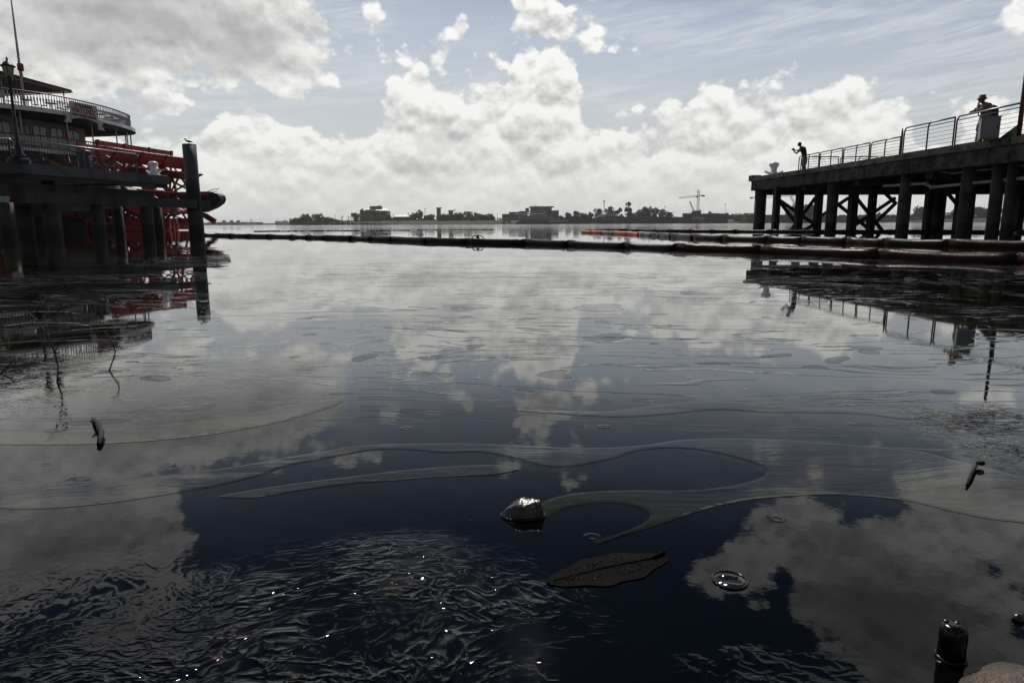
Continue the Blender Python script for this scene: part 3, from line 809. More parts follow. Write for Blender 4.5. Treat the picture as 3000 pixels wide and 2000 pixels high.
mb = MB(); mb.blob((-0.38 * gs, 0, 0.50 * gs), (0.10 * gs, 0.08 * gs, 0.085 * gs), 1, 0.05, 2); hd = mb.build("head", M["gull_dark"], gull)
mb = MB(); mb.tube([(-0.45 * gs, 0, 0.50 * gs), (-0.60 * gs, 0, 0.47 * gs)], [0.03 * gs, 0.006 * gs], 6); mb.build("beak", M["gull_dark"], hd)
for sy in (-1, 1):
    mb = MB(); mb.tube([(-0.04 * gs, sy * 0.05 * gs, 0.2 * gs), (-0.02 * gs, sy * 0.05 * gs, 0)], 0.014 * gs, 6); mb.build("leg", M["gull_dark"], gull)

# iron picket fence along the dock
def picket_fence(a, b, label, h=0.98, gap=0.115):
    a, b = Vector(a), Vector(b); d = (b - a); L = d.length; d.normalize(); o = tuple(a)
    th = thing("iron_fence", label, "fence", o, "black iron fences on the dock")
    n = max(1, round(L / 2.4)); pl = L / n
    for i in range(n + 1):
        p = a + d * (i * pl)
        mb = MB(o); mb.box(p + UP * (h * 0.47), (0.07, 0.07, h * 0.94), (d, UP.cross(d), UP)); mb.build("post", M["iron"], th)
        mb = MB(o); mb.tube([p + UP * (h * 0.82), p + d * 0.10 + UP * (h * 0.90), p + d * 0.22 + UP * h], 0.014, 6); mb.build("bracket", M["iron"], th)
    mb = MB(o); mb.tube([a - d * 0.1 + UP * h, b + d * 0.04 + UP * h, b + d * 0.16 + UP * (h * 0.86)], 0.032, 8); mb.build("handrail", M["handrail"], th)
    for z in (0.08, 0.80):
        mb = MB(o); mb.bar(a + UP * (h * z), b + UP * (h * z), 0.03, 0.035); mb.build("rail", M["iron"], th)
    mb = MB(); mb.box((0, 0, h * 0.44), (0.016, 0.016, h * 0.72)); me = mb.mesh("picket", M["iron"])
    k = int(L / gap)
    for i in range(1, k):
        link("picket", me, th, loc=tuple(d * (L * i / k)))
    return th
fs0, fs1 = 0.45, LD * 0.815
picket_fence(dp(fs0, 0.55, ZD - 0.02), dp(fs1, 0.55, ZD - 0.02), "black iron picket fence along the dock edge right of the lamp post")
q0 = DA.to_2d() + dl * 0.6 + dlin * 0.55; q1 = DA.to_2d() + dl * 12 + dlin * 0.55
picket_fence((q1.x, q1.y, ZD - 0.02), (q0.x, q0.y, ZD - 0.02), "black iron picket fence along the dock edge left of the lamp post")

# lamp post
lp = dp(0.05, 0.62, ZD - 0.02)
d_ = ray(58, 466); lp = Vector((EYE.x + d_.x * lp.y / d_.y, lp.y, ZD - 0.02))
lh = at_y(8, 166, lp.y).z - lp.z
lamp = thing("street_lamp", "black cast iron lamp post with acorn lantern on a stone plinth at the dock corner", "street lamp", tuple(lp))
mb = MB(); mb.lathe((0, 0, 0), [(0.36, 0), (0.36, 0.18), (0.30, 0.2), (0.30, 0.24)], 8, False); mb.build("plinth", M["concrete_dark"], lamp)
mb = MB(); mb.lathe((0, 0, 0.24), [(0.21, 0), (0.21, 0.10), (0.15, 0.16), (0.13, 0.42), (0.085, 0.5), (0.07, 0.6), (0.055, lh * 0.5), (0.045, lh - 1.0), (0.075, lh - 0.98), (0.05, lh - 0.94)], 14); mb.build("shaft", M["iron"], lamp)
z0 = lh - 0.72
mb = MB(); mb.lathe((0, 0, z0), [(0.08, -0.03), (0.13, 0.0), (0.155, 0.10), (0.185, 0.30), (0.20, 0.36)], 12); mb.build("lantern_glass", M["lamp_glass"], lamp)
for k in range(6):
    a = k * math.pi / 3
    mb = MB(); mb.tube([(0.13 * math.cos(a), 0.13 * math.sin(a), z0 - 0.01), (0.165 * math.cos(a), 0.165 * math.sin(a), z0 + 0.12), (0.205 * math.cos(a), 0.205 * math.sin(a), z0 + 0.36)], 0.010, 5); mb.build("lantern_rib", M["iron"], lamp)
mb = MB(); mb.lathe((0, 0, z0), [(0.245, 0.35), (0.25, 0.385), (0.17, 0.43), (0.14, 0.50), (0.06, 0.55), (0.03, 0.58), (0.045, 0.62), (0.03, 0.66), (0.012, 0.72)], 14); mb.build("lantern_cap", M["iron"], lamp)
mb = MB(); mb.lathe((0, 0, z0 - 0.26), [(0.05, 0), (0.10, 0.12), (0.11, 0.2), (0.085, 0.23)], 12); mb.build("lantern_collar", M["iron"], lamp)

# bollard, bin, planters, bench on the dock
bb = dp(0, 0.35); d_ = ray(459, 513); det = None
s = None
for k in range(400):
    q = dp(k * LD / 400, 0.42)
    if abs(q.x / q.y - d_.x / d_.y) < 0.004: s = k * LD / 400; break
bollard(dp(s if s else LD * 0.93, 0.42, ZD + 0.001), "white mooring bollard on the dock end in front of the red wheel", rad(-20), 1.08)
M["bin_black"] = srf("black_bin_plastic", (0.020, 0.022, 0.026), 0.5)
bq = dp(LD * 0.52, 1.2, ZD - 0.02)
bn = thing("litter_bin", "black round litter bin behind the iron fence", "litter bin", tuple(bq))
mb = MB(); mb.lathe((0, 0, 0), [(0.24, 0), (0.26, 0.05), (0.28, 0.80)], 16); mb.build("drum", M["bin_black"], bn)
mb = MB(); mb.lathe((0, 0, 0.80), [(0.31, 0), (0.32, 0.05), (0.26, 0.14), (0.05, 0.17)], 16); mb.build("lid", M["bin_black"], bn)
def bench(loc, rz, label):
    th = thing("bench", label, "bench", tuple(loc), "dark slatted benches behind the fence")
    for k in range(4):
        mb = MB(); mb.box((0, -0.2 + k * 0.12, 0.44), (1.6, 0.09, 0.03)); mb.build("slat", M["timber_dark"], th)
    for k in range(3):
        mb = MB(); mb.box((0, 0.26, 0.56 + k * 0.13), (1.6, 0.03, 0.09)); mb.build("slat", M["timber_dark"], th)
    for sx in (-0.65, 0.65):
        mb = MB(); mb.tube([(sx, -0.24, 0), (sx, -0.22, 0.43), (sx, 0.22, 0.43), (sx, 0.30, 0.9)], 0.025, 6); mb.build("frame", M["iron"], th)
        mb = MB(); mb.tube([(sx, 0.2, 0.43), (sx, 0.26, 0)], 0.025, 6); mb.build("leg", M["iron"], th)
    th.rotation_euler = (0, 0, rz)
an = math.atan2(de.y, de.x)
bench(dp(LD * 0.36, 2.6, ZD - 0.02), an, "dark slatted bench behind the fence, nearer the lamp post")
bench(dp(LD * 0.68, 2.4, ZD - 0.02), an, "dark slatted bench behind the fence, between bin and bollard")

# ------------------------------------------------------------------ sternwheel steamboat at the left
SU, SV = Vector((0.19, 0.98, 0)).normalized(), Vector((0.98, -0.19, 0)).normalized()
SCN = Vector((-31.5, 56.8, 0.0))
boat = thing("steamboat", "white sternwheel steamboat with red paddle wheel moored behind the dock", "steamboat", tuple(SCN))
def bl(u, v, z): return SU * u + SV * v + Vector((0, 0, z))          # in the boat's own frame
AXB = (SU, SV, UP)
OUT = [(-9.8, -26), (-9.8, -12), (-9.7, -8.5), (-9.3, -6.4), (-8.5, -5.1), (-7.43, -4.1), (-6.21, -3.4), (-5.0, -2.9), (-3.4, -2.6), (-0.94, -2.62), (1.7, -3.0), (3.61, -3.6), (4.93, -4.12), (6.1, -5.0), (6.9, -6.2), (7.15, -8.2), (7.2, -12), (7.2, -26)]
def smooth_open(pts, k=4):
    out = []
    for i in range(len(pts) - 1):
        p0, p1, p2, p3 = Vector(pts[max(i - 1, 0)]), Vector(pts[i]), Vector(pts[i + 1]), Vector(pts[min(i + 2, len(pts) - 1)])
        for s in range(k):
            t = s / k
            out.append(0.5 * ((2 * p1) + (p2 - p0) * t + (2 * p0 - 5 * p1 + 4 * p2 - p3) * t * t + (3 * p1 - p0 - 3 * p2 + p3) * t ** 3))
    out.append(Vector(pts[-1]))
    return out
OUTS = smooth_open(OUT)
def offset_line(pts, d):
    res = []
    for i, p in enumerate(pts):
        t = (pts[min(i + 1, len(pts) - 1)] - pts[max(i - 1, 0)]).normalized()
        res.append(p + Vector((-t.y, t.x)) * d)
    return res
def deck_slab(name, z0, z1, off, mat, parent):
    ol = offset_line(OUTS, off); mb = MB()
    n = len(ol)
    vs = [bl(p.x, p.y, z0) for p in ol] + [bl(p.x, p.y, z1) for p in ol]
    fs = [list(range(n)), list(range(n, 2 * n))] + [[i, (i + 1) % n, n + (i + 1) % n, n + i] for i in range(n)]
    mb.add(vs, fs); return mb.build(name, mat, parent)
def edge_strip(name, z0, z1, off, mat, parent, th=0.05):
    a, b = offset_line(OUTS, off), offset_line(OUTS, off + th); mb = MB(); n = len(a)
    vs = []
    for p, q in zip(a, b): vs += [bl(p.x, p.y, z0), bl(q.x, q.y, z0), bl(q.x, q.y, z1), bl(p.x, p.y, z1)]
    fs = []
    for i in range(n - 1):
        for k in range(4): fs.append([i * 4 + k, i * 4 + (k + 1) % 4, (i + 1) * 4 + (k + 1) % 4, (i + 1) * 4 + k])
    mb.add(vs, fs); return mb.build(name, mat, parent)
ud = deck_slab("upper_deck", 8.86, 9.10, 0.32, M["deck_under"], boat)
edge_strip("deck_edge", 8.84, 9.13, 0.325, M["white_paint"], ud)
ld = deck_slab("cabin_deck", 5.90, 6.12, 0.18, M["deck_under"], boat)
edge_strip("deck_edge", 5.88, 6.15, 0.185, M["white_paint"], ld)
# soffit beams under the upper deck
for k in range(9):
    v = -5.0 - k * 0.9
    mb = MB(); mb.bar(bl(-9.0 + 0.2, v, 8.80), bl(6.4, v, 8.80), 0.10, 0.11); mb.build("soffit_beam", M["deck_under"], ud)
# railings with turned balusters
def walk(pts, step):
    res, acc = [], 0.0
    for i in range(len(pts) - 1):
        a, b = pts[i], pts[i + 1]; L = (b - a).length
        while acc < L:
            res.append((a + (b - a) * (acc / L), (b - a).normalized())); acc += step
        acc -= L
    return res
def boat_rail(name, z, h, umin, umax, step, vmin=-14):
    base = bpy.data.objects.new(name, None)
    line = [p for p in OUTS if p.y > vmin and umin <= p.x <= umax]
    tops = MB(); tops.tube([bl(p.x, p.y, z + h) for p in line], 0.055, 6); top = tops.build(name, M["red_trim"], boat)
    mb = MB(); mb.tube([bl(p.x, p.y, z + 0.10) for p in line], 0.035, 6); mb.build("bottom_rail", M["white_wood"], top)
    m2 = MB(); m2.lathe((0, 0, 0), [(0.030, 0.10), (0.030, 0.28), (0.045, 0.34), (0.030, 0.42), (0.050, 0.60), (0.068, 0.70), (0.050, 0.80), (0.028, 0.86), (0.028, h - 0.03)], 6)
    me = m2.mesh("baluster", M["white_wood"])
    for i, (p, d) in enumerate(walk(line, step)):
        link("baluster", me, top, loc=tuple(bl(p.x, p.y, z)))
    bpy.data.objects.remove(base)
    return top
boat_rail("deck_railing", 9.10, 1.16, -10, 8, 0.205)
boat_rail("deck_railing", 6.12, 1.02, -10, 1.5, 0.205)
# stanchions
for u in (-8.6, -6.4, -3.55, -0.9, 2.0, 4.3, 5.6, 6.95):
    j = min(range(len(OUTS)), key=lambda i: abs(OUTS[i].x - u) + (0 if OUTS[i].y > -9 else 99))
    p = OUTS[j]
    mb = MB(); mb.tube([bl(p.x, p.y - 0.12, 6.12), bl(p.x, p.y - 0.12, 8.86)], 0.055, 8); mb.build("stanchion", M["white_wood"], boat)
# cabin
mb = MB(); mb.box(bl(-3.6, -15.0, 7.49), (10.8, 18.0, 2.74), AXB); cabin = mb.build("cabin", M["cream_wall"], boat)
for k in range(6):
    u = -7.6 + k * 1.62
    poly = []
    wd, zb, zs = 0.64, 6.5, 8.12
    poly = [bl(u - wd, -5.985, zb), bl(u + wd, -5.985, zb), bl(u + wd, -5.985, zs)] + [bl(u + wd * math.cos(q * math.pi / 8), -5.985, zs + 0.26 * math.sin(q * math.pi / 8)) for q in range(1, 8)] + [bl(u - wd, -5.985, zs)]
    mb = MB(); mb.extrude(poly, SV * 0.03); w = mb.build("cabin_window", M["glass_dark"], cabin)
    fr = MB()
    for a, b in zip(poly, poly[1:] + poly[:1]): fr.bar(a + SV * 0.03, b + SV * 0.03, 0.05, 0.05, up=SV)
    fr.bar(bl(u, -5.955, zb), bl(u, -5.955, zs + 0.24), 0.05, 0.05, up=SV)
    me_ = fr.mesh("window_frame", M["red_trim"]); link("window_frame", me_, cabin)
mb = MB(); mb.tube([bl(1.2, -5.8, 7.5), bl(1.2, -5.6, 7.62)], [0.05, 0.11], 10); mb.build("deck_light", M["white_paint"], cabin)
mb = MB(); mb.box(bl(-2.0, -15.2, 3.55), (13.0, 18.4, 4.66), AXB); mb.build("engine_house", M["red_trim"], boat)
for k in range(6):
    u = -7.4 + k * 2.0
    mb = MB(); mb.box(bl(u, -5.98, 4.3), (0.9, 0.05, 1.3), AXB); mb.build("engine_house_window", M["glass_dark"], boat)
mb = MB(); mb.extrude([bl(-8.6, -5.4, -1.2), bl(6.2, -5.4, -1.2), bl(6.6, -4.9, 1.15), bl(-9.0, -4.9, 1.15)], SV * -24); mb.build("hull", M["hull_black"], boat)
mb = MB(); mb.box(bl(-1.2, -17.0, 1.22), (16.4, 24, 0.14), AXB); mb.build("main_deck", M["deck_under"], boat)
# stair seen through the fence
mb = MB(); mb.bar(bl(-8.2, -4.6, 1.4), bl(-6.2, -5.2, 5.6), 0.7, 0.12); mb.build("stair", M["white_wood"], boat)
# awning roof over the upper deck
rf = MB(); rf.extrude([bl(-9.5, -8.6, 12.30), bl(4.0, -8.9, 12.30), bl(4.0, -8.9, 12.44), bl(-3, -8.75, 12.62), bl(-9.5, -8.6, 12.44)], SV * -17); roof = rf.build("awning_roof", M["roof_dark"], boat)
mb = MB(); mb.bar(bl(-9.5, -8.56, 12.24), bl(4.03, -8.86, 12.24), 0.05, 0.10); mb.build("roof_trim", M["red_trim"], roof)
mb = MB(); mb.bar(bl(4.03, -8.9, 12.24), bl(4.03, -25, 12.24), 0.05, 0.10); mb.build("roof_trim", M["red_trim"], roof)
for u, v in ((3.6, -9.4), (3.6, -14), (3.6, -18), (-2.5, -9.3), (-8.6, -9.3)):
    mb = MB(); mb.tube([bl(u, v, 9.1), bl(u, v, 12.3)], 0.05, 8); mb.build("roof_post", M["white_wood"], boat)
# flag staff and horn
fy = 55.0
b0 = at_y(66, 262, fy) - SCN; t0 = at_y(33, 30, fy) - SCN
b0.z = 9.1
mb = MB(); mb.tube([b0, (b0.x, b0.y, 14), (b0.x, b0.y, t0.z), (b0.x, b0.y, t0.z + 1.5)], [0.10, 0.085, 0.055, 0.03], 10); staff = mb.build("flag_staff", M["white_wood"], boat)
h0 = at_y(60, 197, fy) - SCN
mb = MB(); mb.lathe((h0.x, h0.y, h0.z - 0.3), [(0.16, 0), (0.22, 0.08), (0.22, 0.5), (0.12, 0.62), (0.05, 0.66)], 12); mb.build("horn", M["red_trim"], boat)
mb = MB(); mb.tube([h0 + Vector((0.05, 0, -0.3)), h0 + Vector((0.15, 0, -1.2))], 0.03, 6); mb.tube([h0 + Vector((-0.1, 0, -0.3)), h0 + Vector((0.0, 0, -1.2))], 0.03, 6); mb.build("horn_bracket", M["iron"], boat)
# name board with ribbon ends
sa, sb, sz0, sz1, sv = -3.55, -0.95, 8.62, 9.98, -2.14
low = [bl(sa + (sb - sa) * t, sv, sz0 + 0.22 * (1 - (2 * t - 1) ** 2)) for t in [i / 10 for i in range(11)]]
mb = MB(); mb.extrude(low + [bl(sb, sv, sz1), bl(sa, sv, sz1)], SV * 0.06)
board = mb.build("name_board", M["white_wood"], boat)
for a, s, z in ((sa, -1, 8.70), (sb, 1, 8.52)):
    q = [bl(a, sv - 0.02, z - 0.35), bl(a, sv - 0.02, z + 0.40), bl(a + s * 0.72, sv - 0.02, z + 0.36), bl(a + s * 0.38, sv - 0.02, z), bl(a + s * 0.72, sv - 0.02, z - 0.38)]
    mb = MB(); mb.extrude(q, SV * 0.04); mb.build("ribbon_end", M["white_wood"], board)
M["letter_dark"] = srf("dark_sign_lettering", (0.05, 0.03, 0.04), 0.6)
M["letter_red"] = srf("red_sign_lettering", (0.30, 0.02, 0.02), 0.6)
M["letter_white"] = srf("white_hull_lettering", (0.55, 0.55, 0.55), 0.6)
def text_mesh(name, txt, size, mat, origin, xdir, ydir, parent, width=None, depth=0.012, bold=0.0):
    cu = bpy.data.curves.new(name, "FONT"); cu.body = txt; cu.size = size; cu.align_x = "CENTER"; cu.align_y = "CENTER"; cu.extrude = depth; cu.offset = bold
    cu.resolution_u = 2
    to = bpy.data.objects.new(name, cu); COL.objects.link(to)
    bpy.context.view_layer.update()
    me = bpy.data.meshes.new_from_object(to.evaluated_get(bpy.context.evaluated_depsgraph_get()))
    bpy.data.objects.remove(to); bpy.data.curves.remove(cu)
    xs = [v.co.x for v in me.vertices]; k = width / (max(xs) - min(xs)) if width else 1.0
    X, Y = Vector(xdir).normalized(), Vector(ydir).normalized(); Zd = X.cross(Y)
    for v in me.vertices: v.co = Vector(origin) + X * v.co.x * k + Y * v.co.y + Zd * v.co.z
    me.name = name; me.materials.clear(); me.materials.append(mat)
    for p in me.polygons: p.material_index = 0
    return link(name, me, parent)
um = (sa + sb) / 2
text_mesh("lettering", "STEAMER", 0.36, M["letter_dark"], bl(um, sv + 0.072, 9.74), SU, UP, board, 1.75, bold=0.010)
text_mesh("lettering", "NATCHEZ", 0.50, M["letter_red"], bl(um, sv + 0.072, 9.36), SU, UP, board, 2.2, bold=0.014)
text_mesh("lettering", "PORT OF NEW ORLEANS", 0.27, M["letter_dark"], bl(um, sv + 0.072, 9.00), SU, UP, board, 2.3, bold=0.006)
# paddle wheel
AX, RW = 3.2, 3.72
mb = MB(); mb.tube([bl(-4.9, 0, AX), bl(4.9, 0, AX)], 0.30, 12); wheel = mb.build("paddle_wheel", M["red_paint"], boat)
NB = 13
angs = [rad(26 + 360 / NB * k) for k in range(NB)]
def wpt(u, r, a): return bl(u, r * math.cos(a), AX + r * math.sin(a))
for a in angs:
    rdir = SV * math.cos(a) + UP * math.sin(a); tdir = -SV * math.sin(a) + UP * math.cos(a)
    mb = MB()
    for i, r in enumerate((2.80, 3.18, 3.56)):
        mb.box(bl(0, 0, AX) + rdir * r + tdir * (0.05 + 0.008 * (i % 2)), (8.7, 0.365, 0.075), (SU, rdir, tdir))
    mb.build("bucket", M["red_paint"], wheel)
for u in (-4.1, -1.37, 1.37, 4.1):
    for a in angs:
        mb = MB(); mb.bar(wpt(u, 0.25, a), wpt(u, RW + 0.08, a), 0.12, 0.15, up=SU); mb.build("spoke", M["red_paint"], wheel)
    for r in (1.9, 2.75):
        mb = MB()
        for k in range(26):
            mb.bar(wpt(u, r, 2 * math.pi * k / 26), wpt(u, r, 2 * math.pi * (k + 1) / 26), 0.16, 0.16, up=SU)
        mb.build("rim", M["red_paint"], wheel)
    for k in range(NB):
        a = angs[k] + math.pi / NB
        mb = MB(); mb.bar(wpt(u, 1.95, angs[k]), wpt(u, 2.75, a + math.pi / NB), 0.10, 0.10, up=SU); mb.build("rim_brace", M["red_paint"], wheel)
# timbers that carry the wheel, one on each side
for u, rot in ((5.25, 0), (-5.6, 0)):
    prof = [(-5.0, 3.42), (3.3, 3.42), (3.35, 3.30), (4.15, 3.26), (4.45, 3.05), (4.52, 2.75), (4.35, 2.40), (3.7, 2.0), (2.6, 1.62), (1.2, 1.55), (-5.0, 1.5)]
    mb = MB(); mb.extrude([bl(u - 0.45, v, z) for v, z in prof], SU * 0.9); ct = mb.build("wheel_timber", M["hull_black"], boat)
    mb = MB(); mb.tube([bl(u, 2.9, 3.4), bl(u, 3.6, 3.62), bl(u, 4.2, 3.66)], 0.03, 6); mb.tube([bl(u, 3.4, 3.3), bl(u, 4.0, 3.5)], 0.025, 6); mb.build("bent_rail", M["iron"], ct)
    mb = MB(); mb.bar(bl(u, -3.5, 5.8), bl(u, 1.6, 3.4), 0.12, 0.18); mb.build("pitman_arm", M["red_paint"], boat)
# red rudder posts under the wheel
mb = MB(); mb.bar(bl(4.6, 2.9, 1.35), bl(4.6, 3.95, 0.75), 0.3, 0.42); mb.build("fender_log", M["red_paint"], boat)

# white cafe chairs and tables on the upper deck
def cafe_chair():
    th = thing("deck_chair", "white cafe chair among the rows behind the upper deck railing", "chair", (0, 0, 0), "cafe chairs on the steamboat's upper deck")
    mb = MB(); mb.lathe((0, 0, 0.44), [(0.21, 0), (0.21, 0.03)], 10); mb.build("seat", M["plate_blue"], th)
    mb = MB(); mb.tube([(-0.2, 0.16, 0.45), (-0.2, 0.22, 0.75), (-0.12, 0.24, 0.92), (0, 0.25, 0.98), (0.12, 0.24, 0.92), (0.2, 0.22, 0.75), (0.2, 0.16, 0.45)], 0.02, 6); mb.build("back_frame", M["plate_blue"], th)
    mb = MB(); mb.tube([(-0.09, 0.19, 0.45), (-0.07, 0.245, 0.95)], 0.012, 5); mb.tube([(0.09, 0.19, 0.45), (0.07, 0.245, 0.95)], 0.012, 5); mb.build("back_rods", M["plate_blue"], th)
    for sx, sy in ((-1, -1), (1, -1), (-1, 1), (1, 1)):
        mb = MB(); mb.tube([(sx * 0.15, sy * 0.14, 0.45), (sx * 0.2, sy * 0.2, 0)], 0.014, 5); mb.build("leg", M["plate_blue"], th)
    return th
def cafe_table():
    th = thing("cafe_table", "small round table between white chairs on the upper deck", "table", (0, 0, 0), "cafe tables on the steamboat's upper deck")
    mb = MB(); mb.lathe((0, 0, 0.70), [(0.42, 0), (0.42, 0.03)], 14); mb.build("table_top", M["iron"], th)
    mb = MB(); mb.lathe((0, 0, 0), [(0.22, 0), (0.2, 0.03), (0.035, 0.06), (0.035, 0.7)], 10); mb.build("pedestal", M["iron"], th)
    return th
ch, tb = cafe_chair(), cafe_table()
first = [True, True]
inner = offset_line(OUTS, -1.15)
spots = walk([p for p in inner if p.y > -8.2], 1.75)
for i, (p, d) in enumerate(spots):
    t = tb if first[0] else copy_tree(tb); first[0] = False
    t.location = SCN + bl(p.x, p.y, 9.105)
    for q in (-1, 1):
        c = ch if first[1] else copy_tree(ch); first[1] = False
        pos = p + d * (q * 0.62) + Vector((-d.y, d.x)) * random.uniform(-0.1, 0.25)
        c.location = SCN + bl(pos.x, pos.y, 9.105)
        c.rotation_euler = (0, 0, random.uniform(0, 6.28))
        c["label"] = "white cafe chair on the upper deck " + ("left of" if pos.x < sa else "right of" if pos.x > sb else "just behind") + " the boat's name board"
    t["label"] = "small round table on the upper deck " + ("left of" if p.x < sa else "right of" if p.x > sb else "just behind") + " the boat's name board"

# ------------------------------------------------------------------ floating oil booms
M["boom_skin"] = srf("oily_red_boom_fabric", (0.035, 0.006, 0.004), 0.38, col2=(0.009, 0.003, 0.003), scale=1.1, bump=0.6, bscale=7, spec=0.12)
M["boom_orange"] = srf("orange_boom_fabric", (0.50, 0.10, 0.035), 0.5, col2=(0.30, 0.055, 0.02), scale=2.0, bump=0.4, bscale=9)
M["boom_side"] = srf("oil_smeared_boom_side", (0.16, 0.14, 0.125), 0.5, col2=(0.06, 0.045, 0.04), scale=2.0, bump=0.4, bscale=9)
M["boom_black"] = srf("oil_soaked_boom_fabric", (0.005, 0.004, 0.004), 0.4, col2=(0.009, 0.004, 0.003), scale=1.3, bump=0.6, bscale=8, spec=0.12)
def boom(label, pts, seg, r, mats, seed, tilt=None):
    """a string of float sections on the water: each section a sagging soft tube pinched at its ends, a connector between"""
    rnd = random.Random(seed)
    base = Vector((pts[0].x, pts[0].y, 0))
    th = thing("oil_boom", label, "oil boom", tuple(base), "oil booms floating across the inlet")
    line = [Vector((p.x, p.y)) for p in smooth_open([p.to_2d() for p in pts], 8)]
    fine_ = [p for p, d in walk(line, 0.1)]
    nodes, k_ = [], 0
    while k_ < len(fine_): nodes.append(fine_[k_]); k_ += max(3, int(seg * 10 * rnd.uniform(0.72, 1.3)))
    for i in range(len(nodes) - 1):
        a, b = nodes[i], nodes[i + 1]
        n = 8; cs, rs = [], []
        dz = rnd.uniform(-0.015, 0.02)
        side = Vector((-(b - a).y, (b - a).x)).normalized()
        for k in range(n + 1):
            t = k / n
            p = a + (b - a) * t + side * (math.sin(t * math.pi) * rnd.uniform(-0.02, 0.02))
            w = math.sin(math.pi * min(1, max(0, t))) ** 0.4
            cs.append(Vector((p.x, p.y, 0.006 + dz * w + abs(2 * t - 1) ** 3 * r * 0.42)))
            rs.append(r * (0.84 + 0.16 * w) * (1 + rnd.uniform(-0.07, 0.05)))
        mb = MB(tuple(base)); mb.tube(cs, rs, 10)
        mt = mats(i, len(nodes)) if callable(mats) else mats
        mb.build("float_section", mt, th)
        if i:
            d = (b - a).normalized()
            mb = MB(tuple(base)); mb.tube([Vector((a.x - d.x * 0.07, a.y - d.y * 0.07, r * 0.42)), Vector((a.x, a.y, r * 0.52)), Vector((a.x + d.x * 0.07, a.y + d.y * 0.07, r * 0.42))], [r * 0.62, r * 0.86, r * 0.62], 8)
            mb.build("connector", M["boom_skin"] if mt in (M["boom_orange"], M["boom_side"]) else mt, th)
    return th
P1 = [at_z(x, y, 0) for x, y in [(600, 690.5), (700, 693), (800, 695), (980, 699), (1130, 704), (1260, 709), (1380, 712), (1500, 714), (1720, 722), (1960, 731), (2240, 741), (2600, 756), (3000, 772), (3500, 794), (4300, 830)]]
boom("near oil boom, dark and sagging, stretched from the grey pile to the lower right", P1, 1.55, 0.092, lambda i, n: M["boom_black"] if i < n * 0.75 else M["boom_skin"], 3)
P2 = [at_z(x, y, 0) for x, y in [(1708, 682), (1760, 684), (1850, 688), (1920, 692), (2000, 697), (2100, 701), (2240, 705), (2430, 710), (2620, 717), (2800, 722), (3000, 727), (3400, 738), (4200, 760)]]
boom("middle oil boom with orange sections at its left end, before the wharf piles", P2, 1.35, 0.112, lambda i, n: M["boom_orange"] if i < n * 0.30 and i % 3 != 2 else (M["boom_side"] if i < n * 0.30 else M["boom_skin"]), 5)
P3 = [at_z(x, y, 0) for x, y in [(1710, 681.5), (1716, 677.5), (1760, 676.5), (1830, 676), (2000, 678.5), (2200, 680), (2350, 680.5), (2500, 681), (2700, 681), (3000, 683), (3300, 687), (4000, 694)]]
boom("far oil boom, nearly black, running behind the wharf piles", P3, 1.8, 0.105, M["boom_black"], 7)
# knot of rope where two lengths of the near boom meet
kp = at_z(1400, 712, 0)
kn = thing("boom_tie", "dark rope tie standing up where two lengths of the near boom meet", "rope tie", tuple(kp))
mb = MB()
for s in (-1, 1): mb.tube([(s * 0.16, 0, 0.09), (s * 0.10, 0, 0.16), (s * 0.02, 0, 0.175), (0, 0, 0.10)], 0.014, 6)
mb.build("loop", M["boom_black"], kn)
mb = MB(); mb.tube([(-0.05, 0, 0.02), (0, 0, 0.17), (0.05, 0, 0.02)], 0.04, 8); mb.build("knot", M["boom_black"], kn)

# line of small coloured floats farther out
fl = thing("float_line", "line of small white, black, orange and blue floats out on the river", "float line", tuple(at_z(750, 678, 0)))
FC = {"w": srf("white_float_plastic", (0.75, 0.74, 0.68), 0.4), "k": M["boom_black"], "o": srf("orange_float_plastic", (0.60, 0.25, 0.06), 0.4), "b": srf("blue_float_plastic", (0.04, 0.16, 0.30), 0.4)}
seq = "kkkkkkkkwwkwkwkwwkkkkwkkkkkkkkkkowkkobkkkokkkkk--kkkkbbooookkkkbobbookbb"
o0 = fl.location.copy()
for i, cch in enumerate(seq):
    if cch == "-": continue
    t = i / (len(seq) - 1)
    p = at_z(748 + t * 692, 678.2 - t * 4.6 + math.sin(i * 0.7) * 0.15, 0)
    L = 0.10 + 0.05 * random.random()
    mb = MB(tuple(o0)); d = Vector((1, 0.25, 0)).normalized()
    mb.tube([p - d * L + UP * 0.012, p - d * L * 0.5 + UP * 0.02, p + d * L * 0.5 + UP * 0.02, p + d * L + UP * 0.012], [0.018, 0.05, 0.05, 0.018], 6)
    mb.build("float", FC[cch], fl)
ln = MB(tuple(o0)); ln.tube([at_z(748 + t * 69.2, 678.2 - t * 0.46, 0) + UP * 0.004 for t in range(11)], 0.008, 4); ln.build("line", M["boom_black"], fl)
# two bits of drifting debris under the wharf
for (px, py, c, lab) in [(2831, 681, M["boom_orange"], "pale orange bottle shaped float drifting beside the far boom under the wharf"), (2992, 681, FC["b"], "blue green float drifting at the right edge under the wharf")]:
    p = at_z(px, py + 2, 0); th = thing("drifting_float", lab, "float", tuple(p))
    mb = MB(); mb.tube([(-0.22, 0, 0.02), (-0.16, 0, 0.05), (0.1, 0, 0.06), (0.2, 0, 0.03)], [0.03, 0.07, 0.08, 0.03], 8); mb.build("hull", c, th)
    mb = MB(); mb.tube([(-0.30, 0, 0.02), (-0.2, 0, 0.03)], 0.03, 8); mb.build("neck", FC["w"], th)

